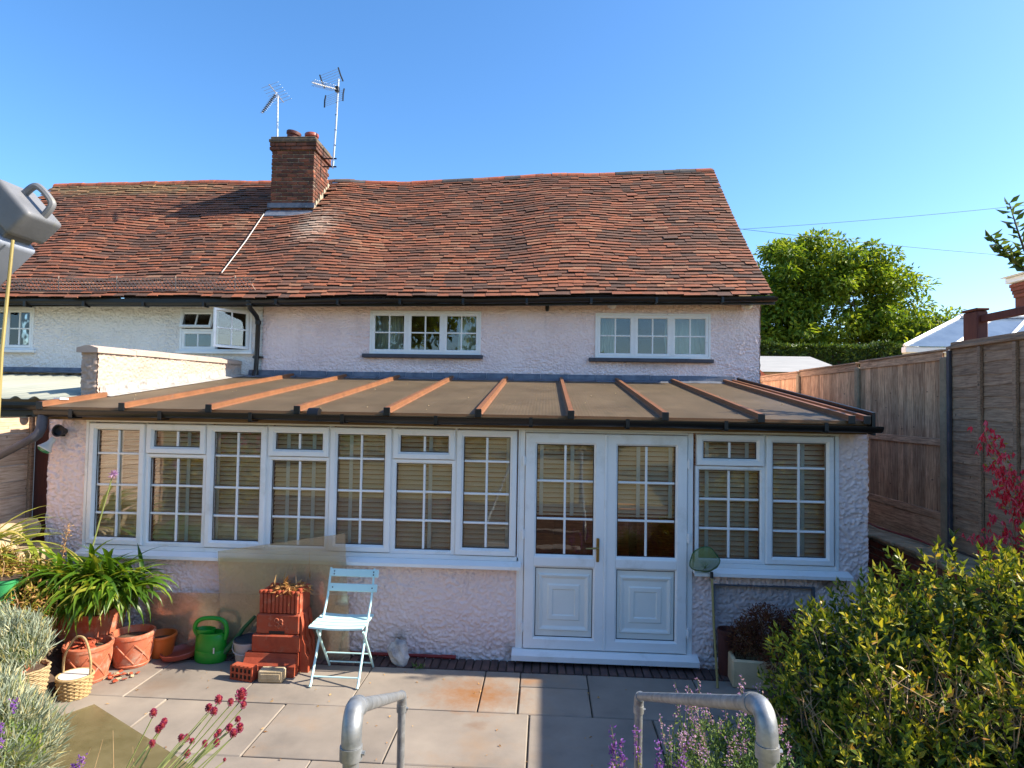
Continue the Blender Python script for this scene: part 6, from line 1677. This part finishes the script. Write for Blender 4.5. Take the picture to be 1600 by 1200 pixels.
rp = pot('plant_pot', (-3.92, -1.25, .1), .17, .12, .40, M['terracotta'], 'terracotta pot half hidden by silver plants at the left edge')
# spear-leaved plant reaching in from the left
sy = thing('spear_plant', (-4.78, -.66, .85), 'spiky plant with yellow-green blade leaves at the left edge', 'plant')
for k in range(46):
    v, f = strap(random.uniform(.5, .85), random.uniform(.03, .045), random.uniform(.3, 1.35), random.uniform(-.2, .35), 7)
    me = mesh_np('leaf', v, f, M['l_yucca'], True, np.zeros(len(v)))
    link('leaf', me, sy, Matrix.Translation((-4.72 + random.gauss(0, .04), -.72 + random.gauss(0, .05), .95)) @ Matrix.Rotation(random.uniform(-1.9, .9), 4, 'Z'))
yp = thing('yellowing_plant', (-4.1, -.95, .4), 'tangled yellow and brown drying plants at the left edge', 'plant')
blb = [((-4.0, -.95, .66), (.2, .18, .2)), ((-4.25, -.75, .82), (.22, .2, .2)), ((-4.1, -1.05, .55), (.2, .15, .16)), ((-4.42, -.85, .95), (.2, .2, .18))]
p_, d_ = blobs_pts(blb, 1500, .1); leaf_obj('foliage', p_, d_ + rng.normal(size=d_.shape), rng.uniform(.04, .09, len(p_)), rng.uniform(.007, .016, len(p_)), M['l_yellow'], yp)
p_, d_ = blobs_pts(blb, 1100, .1); leaf_obj('dry_foliage', p_, d_ + rng.normal(size=d_.shape), rng.uniform(.03, .06, len(p_)), rng.uniform(.01, .02, len(p_)), M['l_dry'], yp)
mb = MB()
for _ in range(60):
    c, r = random.choice(blb); e = Vector(c) + Vector([random.uniform(-1, 1) * q for q in r]); mb.tube([(e.x + random.gauss(0, .06), e.y, .4), e + Vector((random.gauss(0, .03), 0, -.1)), e], [.004, .003, .0015], 4, False)
mb.build('stems', M['stem_dry'], yp)['kind'] = 'stuff'
q = []; dq = []
for k in range(130):
    t = random.random(); q.append((-4.04 + .07 * t + random.gauss(0, .02 * (1.2 - t)), -.62 + random.gauss(0, .02), .85 + t * .42)); dq.append((random.gauss(0, 1), random.gauss(0, 1), random.gauss(.5, .5)))
dsp = thing('dock_spike', (-4.06, -.62, .4), 'rusty brown seed spike in front of the pink wall', 'plant')
leaf_obj('seeds', q, dq, .02, .01, M['l_dry'], dsp); MB().tube([(-4.06, -.62, .35), (-4.03, -.62, .9), (-3.97, -.62, 1.28)], [.004, .003, .002], 5).build('stem', M['stem_dry'], dsp)
# silver foliage mounds
def silver(loc, label, blobs, n, L=(.05, .11)):
    t = thing('silver_plant', loc, label, 'plant', 'silver leaved mounds at the left')
    c0 = np.array(loc); p, d = blobs_pts(blobs, n, .45)
    D = (p - (c0 - np.array([0, 0, .25]))); D /= np.linalg.norm(D, axis=1, keepdims=True); D += rng.normal(size=D.shape) * .35
    leaf_obj('foliage', p, D, rng.uniform(*L, n), rng.uniform(.005, .009, n), M['l_silver'], t)
    mb = MB()
    for b in blobs: mb.lathe([(0, b[0][2] - b[1][2] * .8), (min(b[1][:2]) * .7, b[0][2] - b[1][2] * .3), (min(b[1][:2]) * .62, b[0][2] + b[1][2] * .25), (0, b[0][2] + b[1][2] * .6)], 12, (b[0][0], b[0][1], 0))
    mb.build('inner_stems', M['l_hedge'], t)
silver((-3.5, -1.55, .45), 'upper silver-grey mound of fine leaves behind the woven planter', [((-3.62, -1.55, .58), (.22, .24, .22)), ((-3.88, -1.55, .58), (.26, .3, .26)), ((-3.62, -1.85, .45), (.26, .26, .26))], 9000)
silver((-3.0, -2.3, .25), 'lower silver-grey mound of fine leaves in the bottom left corner', [((-2.98, -2.28, .30), (.27, .28, .28)), ((-3.25, -2.3, .40), (.33, .33, .34)), ((-2.9, -2.65, .28), (.30, .3, .27)), ((-3.38, -1.98, .32), (.24, .22, .26))], 11000)
def spikes(loc, label, items, mat_f, mat_l, cat='flower', nl=40, fl=.014, name='flower_plant'):
    t = thing(name, loc, label, cat)
    P = []; D = []; LP = []; LD = []
    for (x, y, z, lean, hl) in items:
        b = Vector((loc[0] + (x - loc[0]) * .6, y - .02, loc[2])); e = Vector((x, y, z))
        MB().tube([b, b.lerp(e, .5) + Vector((lean, 0, .02)), e], [.003, .0025, .0015], 5).build('stem', M['stem'], t)
        for k in range(nl):
            u = 1 - (hl * random.random()); q = b.lerp(e, u); P.append(q + Vector((random.gauss(0, .008), random.gauss(0, .008), 0))); D.append((random.gauss(0, 1), random.gauss(0, 1), random.gauss(.3, .6)))
        for k in range(14):
            u = random.uniform(.25, .85); q = b.lerp(e, u); LP.append(q); LD.append((random.gauss(0, 1), random.gauss(0, 1), random.gauss(.5, .4)))
    leaf_obj('florets', P, D, rng.uniform(.7, 1.3, len(P)) * fl, fl * .6, mat_f, t)
    leaf_obj('foliage', LP, LD, .028, .010, mat_l, t)
    return t
spikes((-2.72, -2.75, .3), 'thin purple flower spikes in front of the silver mound', [(-2.72 + random.uniform(-.12, .14), -2.72 + random.uniform(-.1, .1), random.uniform(.58, .80), random.gauss(0, .01), .16) for _ in range(9)], M['f_purple'], M['l_mint'], fl=.016)
spikes((-2.2, -2.75, .1), 'few purple flower spikes low beside the alliums', [(-2.18 + random.uniform(-.14, .14), -2.75, random.uniform(.40, .56), 0, .12) for _ in range(6)], M['f_purple'], M['l_mint'], fl=.015)
# drumstick alliums
al = thing('alliums', (-1.75, -3.1, .3), 'wine-red drumstick alliums on slender stems in the foreground', 'flowers')
heads = [(-1.227, -2.979, 1.002, 0.0655), (-1.384, -2.887, 0.931, 0.0461), (-1.297, -2.939, 0.947, 0.0362), (-1.268, -2.869, 0.903, 0.0371), (-1.444, -2.862, 0.876, 0.0434), (-1.329, -3.03, 0.946, 0.0409), (-1.608, -3.046, 0.935, 0.0407), (-1.706, -2.799, 0.767, 0.0379), (-1.609, -2.972, 0.84, 0.0358), (-1.622, -2.98, 0.827, 0.0387), (-1.352, -2.751, 0.769, 0.0353), (-1.314, -2.909, 0.809, 0.0427), (-1.317, -2.799, 0.755, 0.0474), (-1.294, -2.907, 0.785, 0.0427), (-1.391, -2.858, 0.758, 0.0341), (-1.33, -3.005, 0.822, 0.0236), (-1.401, -2.86, 0.711, 0.0403), (-1.498, -2.79, 0.664, 0.0349), (-1.561, -2.893, 0.744, 0.0368), (-1.57, -2.828, 0.709, 0.0376), (-1.531, -2.849, 0.705, 0.0311), (-1.617, -3.031, 0.788, 0.0351), (-1.569, -2.823, 0.63, 0.0408), (-1.351, -2.873, 0.637, 0.0185)]
for (x, y, z, h) in heads:
    b = Vector((-1.72 + (x + 1.45) * .45 + random.gauss(0, .03), -3.12 + random.gauss(0, .05), .28)); e = Vector((x, y, z - h * .4))
    st = MB().tube([b, b.lerp(e, .5) + Vector((-.03, 0, .05)), e], [.0035, .003, .0026], 6).build('stem', M['stem'], al, True)
    n = 150; u = unit(n); P = np.array([x, y, z]) + u * np.array([h * .30, h * .30, h * .46]) * (1 - .25 * np.clip(u[:, 2:], 0, 1))
    v, f = leaf_arrays(P, (u + np.array([0, 0, .6])) / np.linalg.norm(u + np.array([0, 0, .6]), axis=1, keepdims=True), np.full(n, h * .16), np.full(n, h * .12))
    o = link('flower_head', mesh_np('flower_head', v, f, M['f_allium'], False, np.repeat(rng.random(n), 4)), st)
    MB().lathe([(0, -h * .4), (h * .2, -h * .3), (h * .29, 0), (h * .2, h * .3), (0, h * .42)], 10, (x, y, z)).build('core', M['hose'], st)
gr = MB()
for _ in range(26):
    b = Vector((-1.8 + random.uniform(-.35, .3), -3.05 + random.gauss(0, .08), .25)); e = b + Vector((random.gauss(.06, .1), random.gauss(0, .05), random.uniform(.25, .52)))
    gr.tube([b, b.lerp(e, .5) + Vector((random.gauss(0, .02), 0, .02)), e], [.0025, .002, .0008], 4, False)
gr.build('dry_blades', M['stem_dry'], al)['kind'] = 'stuff'
# catmint and toadflax at the right rail
cm = thing('catmint', (1.2, -2.45, .05), 'bushy catmint with lilac flower spikes beside the right handrail', 'plant')
blb = [((1.12, -2.35, .40), (.26, .25, .26)), ((1.36, -2.4, .46), (.24, .25, .27)), ((1.0, -2.6, .36), (.25, .22, .25)), ((1.3, -2.7, .42), (.28, .24, .28))]
p_, d_ = blobs_pts(blb, 7500, .35); leaf_obj('foliage', p_, d_ * .6 + rng.normal(size=d_.shape) * .6 + np.array([0, 0, .5]), rng.uniform(.02, .036, len(p_)), rng.uniform(.010, .017, len(p_)), M['l_mint'], cm)
mb = MB(); fp = []; fd = []; lp = []; ld = []
for k in range(58):
    c, r = random.choice(blb); a = Vector(c) + Vector((random.gauss(0, .12), random.gauss(0, .1), .05)); e = a + Vector((random.gauss(0, .06), random.gauss(0, .05), random.uniform(.22, .42)))
    mb.tube([a, e], [.003, .0015], 5, False)
    for j in range(22):
        u = .62 + .38 * random.random(); fp.append(a.lerp(e, u) + Vector((random.gauss(0, .008), random.gauss(0, .008), 0))); fd.append((random.gauss(0, 1), random.gauss(0, 1), random.gauss(.2, .6)))
    for j in range(8): lp.append(a.lerp(e, random.uniform(.1, .75))); ld.append((random.gauss(0, 1), random.gauss(0, 1), .4))
mb.build('stems', M['stem'], cm)['kind'] = 'stuff'; leaf_obj('florets', fp, fd, .015, .009, M['f_lilac'], cm); leaf_obj('stem_leaves', lp, ld, .026, .012, M['l_mint'], cm)
spikes((.78, -2.65, .0), 'purple toadflax spikes with brown seed stems by the foot of the right handrail', [(.78 + random.uniform(-.26, .22), -2.6 + random.uniform(-.12, .12), random.uniform(.42, .72), random.gauss(0, .02), .25) for _ in range(26)], M['f_purple'], M['l_yellow'], fl=.018, nl=46)

# ================================================================ grey plastic can on a cane (upper left)
jg = thing('plastic_can', (-1.26, -4.28, 2.75), 'grey plastic can upended on a garden cane at the upper left', 'can')
ax = Vector((-.726, 0, -.687)); sd = Vector((.687, 0, -.726)); dp3 = Vector((0, 1, 0))
MJ = Matrix(((sd.x, dp3.x, ax.x, 0), (sd.y, dp3.y, ax.y, 0), (sd.z, dp3.z, ax.z, 0), (0, 0, 0, 1)))
T0 = Matrix.Translation((-1.232, -4.26, 2.917)) @ MJ       # origin at the upper right end
def rbox(x0, x1, y0, y1, z0, z1, c, name, mat):
    bm = bmesh.new(); bmesh.ops.create_cube(bm, size=1)
    for v in bm.verts: v.co = Vector(((x0 + x1) / 2 + v.co.x * (x1 - x0), (y0 + y1) / 2 + v.co.y * (y1 - y0), (z0 + z1) / 2 + v.co.z * (z1 - z0)))
    bmesh.ops.bevel(bm, geom=bm.edges[:], offset=c, segments=4, profile=.6, affect='EDGES')
    for v in bm.verts: v.co = T0 @ v.co
    me = bpy.data.meshes.new(name); bm.to_mesh(me); bm.free(); me.materials.append(mat); me.polygons.foreach_set('use_smooth', [True] * len(me.polygons))
    return link(name, me, jg)
rbox(-.066, .07, -.06, .06, .0, .085, .014, 'body', M['jug'])
rbox(-.05, .055, -.045, .045, .08, .108, .008, 'neck', M['jug'])
rbox(-.068, .072, -.062, .062, .104, .30, .016, 'base', M['jug_pale'])
hp = [T0 @ Vector(p) for p in ((-.03, 0, .012), (-.028, 0, -.028), (-.012, 0, -.042), (.035, 0, -.042), (.05, 0, -.03), (.056, 0, .012))]
hm = MB()
for a, b in zip(hp[:-1], hp[1:]):
    pass
hm.tube(catmull(hp), .0095, 8).build('handle', M['jug'], jg, True)
MB().lathe([(0, 0), (.007, .0), (.007, .002), (0, .003)], 10, T0 @ Vector((.0, -.062, .17)), M=Matrix.Rotation(math.pi / 2, 3, 'X')).build('stud', M['lamp_white'], jg)
tag(MB().tube([(-1.245, -4.30, 2.80), (-1.262, -4.30, 2.5), (-1.285, -4.30, .70)], [.004, .0045, .005], 8).build('garden_cane', M['bamboo'], None, True), 'yellow garden cane holding up the grey plastic can', 'cane')

# ================================================================ the garden behind the camera (seen in the glass)
def rearbush(loc, r, n, ls, mat, label, name='garden_shrub', extra=None):
    t = thing(name, loc, label, 'shrub')
    b = [((loc[0] + random.gauss(0, r[0] * .4), loc[1] + random.gauss(0, r[1] * .4), loc[2] + r[2] * random.uniform(.7, 1.2)), tuple(x * random.uniform(.6, .9) for x in r)) for _ in range(5)]
    p, d = blobs_pts(b, n, .6); leaf_obj('foliage', p, d + rng.normal(size=d.shape) * .6, ls, ls * .5, mat, t)
    MB().tube([loc, (loc[0], loc[1], loc[2] + r[2])], [.06, .03], 6).build('stem', M['trunk'], t)
    if extra:
        p, d = blobs_pts(b, 260, .95); p = np.repeat(p, 7, 0) + rng.normal(size=(1820, 3)) * .035; leaf_obj('blossom', p, unit(1820), .05, .04, extra, t)
rearbush((-6.4, -6.6, .75), (.8, .8, .8), 3500, .10, M['l_hedge'], 'pink flowering shrub behind the viewpoint, mirrored in the left windows', extra=M['f_pink'])
rearbush((-5.3, -3.9, .6), (.6, .9, .6), 3500, .09, M['l_yellow'], 'yellow-green shrub beside the left fence behind the viewpoint')
rearbush((-5.2, -8.5, .9), (1.0, 1.0, .9), 3000, .12, M['l_mint'], 'soft green shrub on the bank behind the viewpoint')
rearbush((-2.6, -9.5, .9), (1.2, .8, .7), 3000, .12, M['l_yellow'], 'dry golden shrub on the bank behind the viewpoint')
rearbush((1.5, -10.5, .9), (1.3, .9, .9), 3000, .12, M['l_hedge'], 'dark green shrub on the bank behind the viewpoint')
rearbush((4.5, -8.5, .9), (1.0, 1.2, 1.2), 3000, .12, M['l_hedge'], 'dark shrub near the right fence behind the viewpoint')
tree((-8.5, -20, 1.2), 'tall tree at the bottom of the garden, mirrored in the upstairs glass', [((-9.5, -20, 6.5), (3.4, 2.4, 3.2)), ((-5.5, -20, 6.0), (2.6, 2.2, 2.8)), ((-12.5, -20, 5.5), (2.6, 2.2, 3.0)), ((-7.5, -20, 9.0), (2.5, 2.2, 2.0))], 3.0, .25, [(-.5, 0, 1), (.5, 0, 1), (0, .3, 1)], [2.8, 2.8, 3.0], 16000, .36, M['l_tree'], 90)
tree((-1.5, -22, 1.2), 'broad tree at the bottom of the garden behind the viewpoint', [((-1.5, -22, 4.4), (2.6, 2.2, 2.6)), ((2.5, -22, 3.6), (2.4, 2, 1.8))], 2.0, .2, [(-.4, 0, 1), (.5, 0, 1)], [2.2, 2.2], 9000, .36, M['l_tree'], 60)

# small litter on the patio and on the lean-to roof
P = []; D = []
for _ in range(70):
    P.append((random.uniform(-3.3, .9), random.uniform(-1.9, -.3), .006)); D.append((random.gauss(0, 1), random.gauss(0, 1), .05))
o = leaf_obj('fallen_leaves', P, D, rng.uniform(.012, .035, len(P)), rng.uniform(.008, .018, len(P)), M['l_dry'], None, N=np.tile([0, 0, 1.], (len(P), 1)))
tag(o, 'small dry leaves and crumbs scattered over the patio slabs', 'leaf litter', kind='stuff')
lit = MB()
for _ in range(60):
    y = random.uniform(-.1, 3.3); x = random.uniform(-4.4, 3.0); s_ = random.uniform(.005, .010)
    lit.lathe([(0, 0), (s_, .002), (s_ * .7, s_ * .8), (0, s_)], 6, (x, y, rz(y) + .020))
o = lit.build('roof_crumbs', M['straw']); tag(o, 'pale crumbs of debris lying on the brown lean-to roof sheets', 'debris', kind='stuff')

wd = thing('weed', (-.93, -.27, 0), 'tiny green weed growing beside the white rock', 'weed')
P = np.array([(-.93 + random.gauss(0, .03), -.26 + random.gauss(0, .015), .01) for _ in range(40)]); leaf_obj('leaves', P, unit(40) + np.array([0, -.2, .9]), rng.uniform(.02, .05, 40), .012, M['l_mint'], wd)
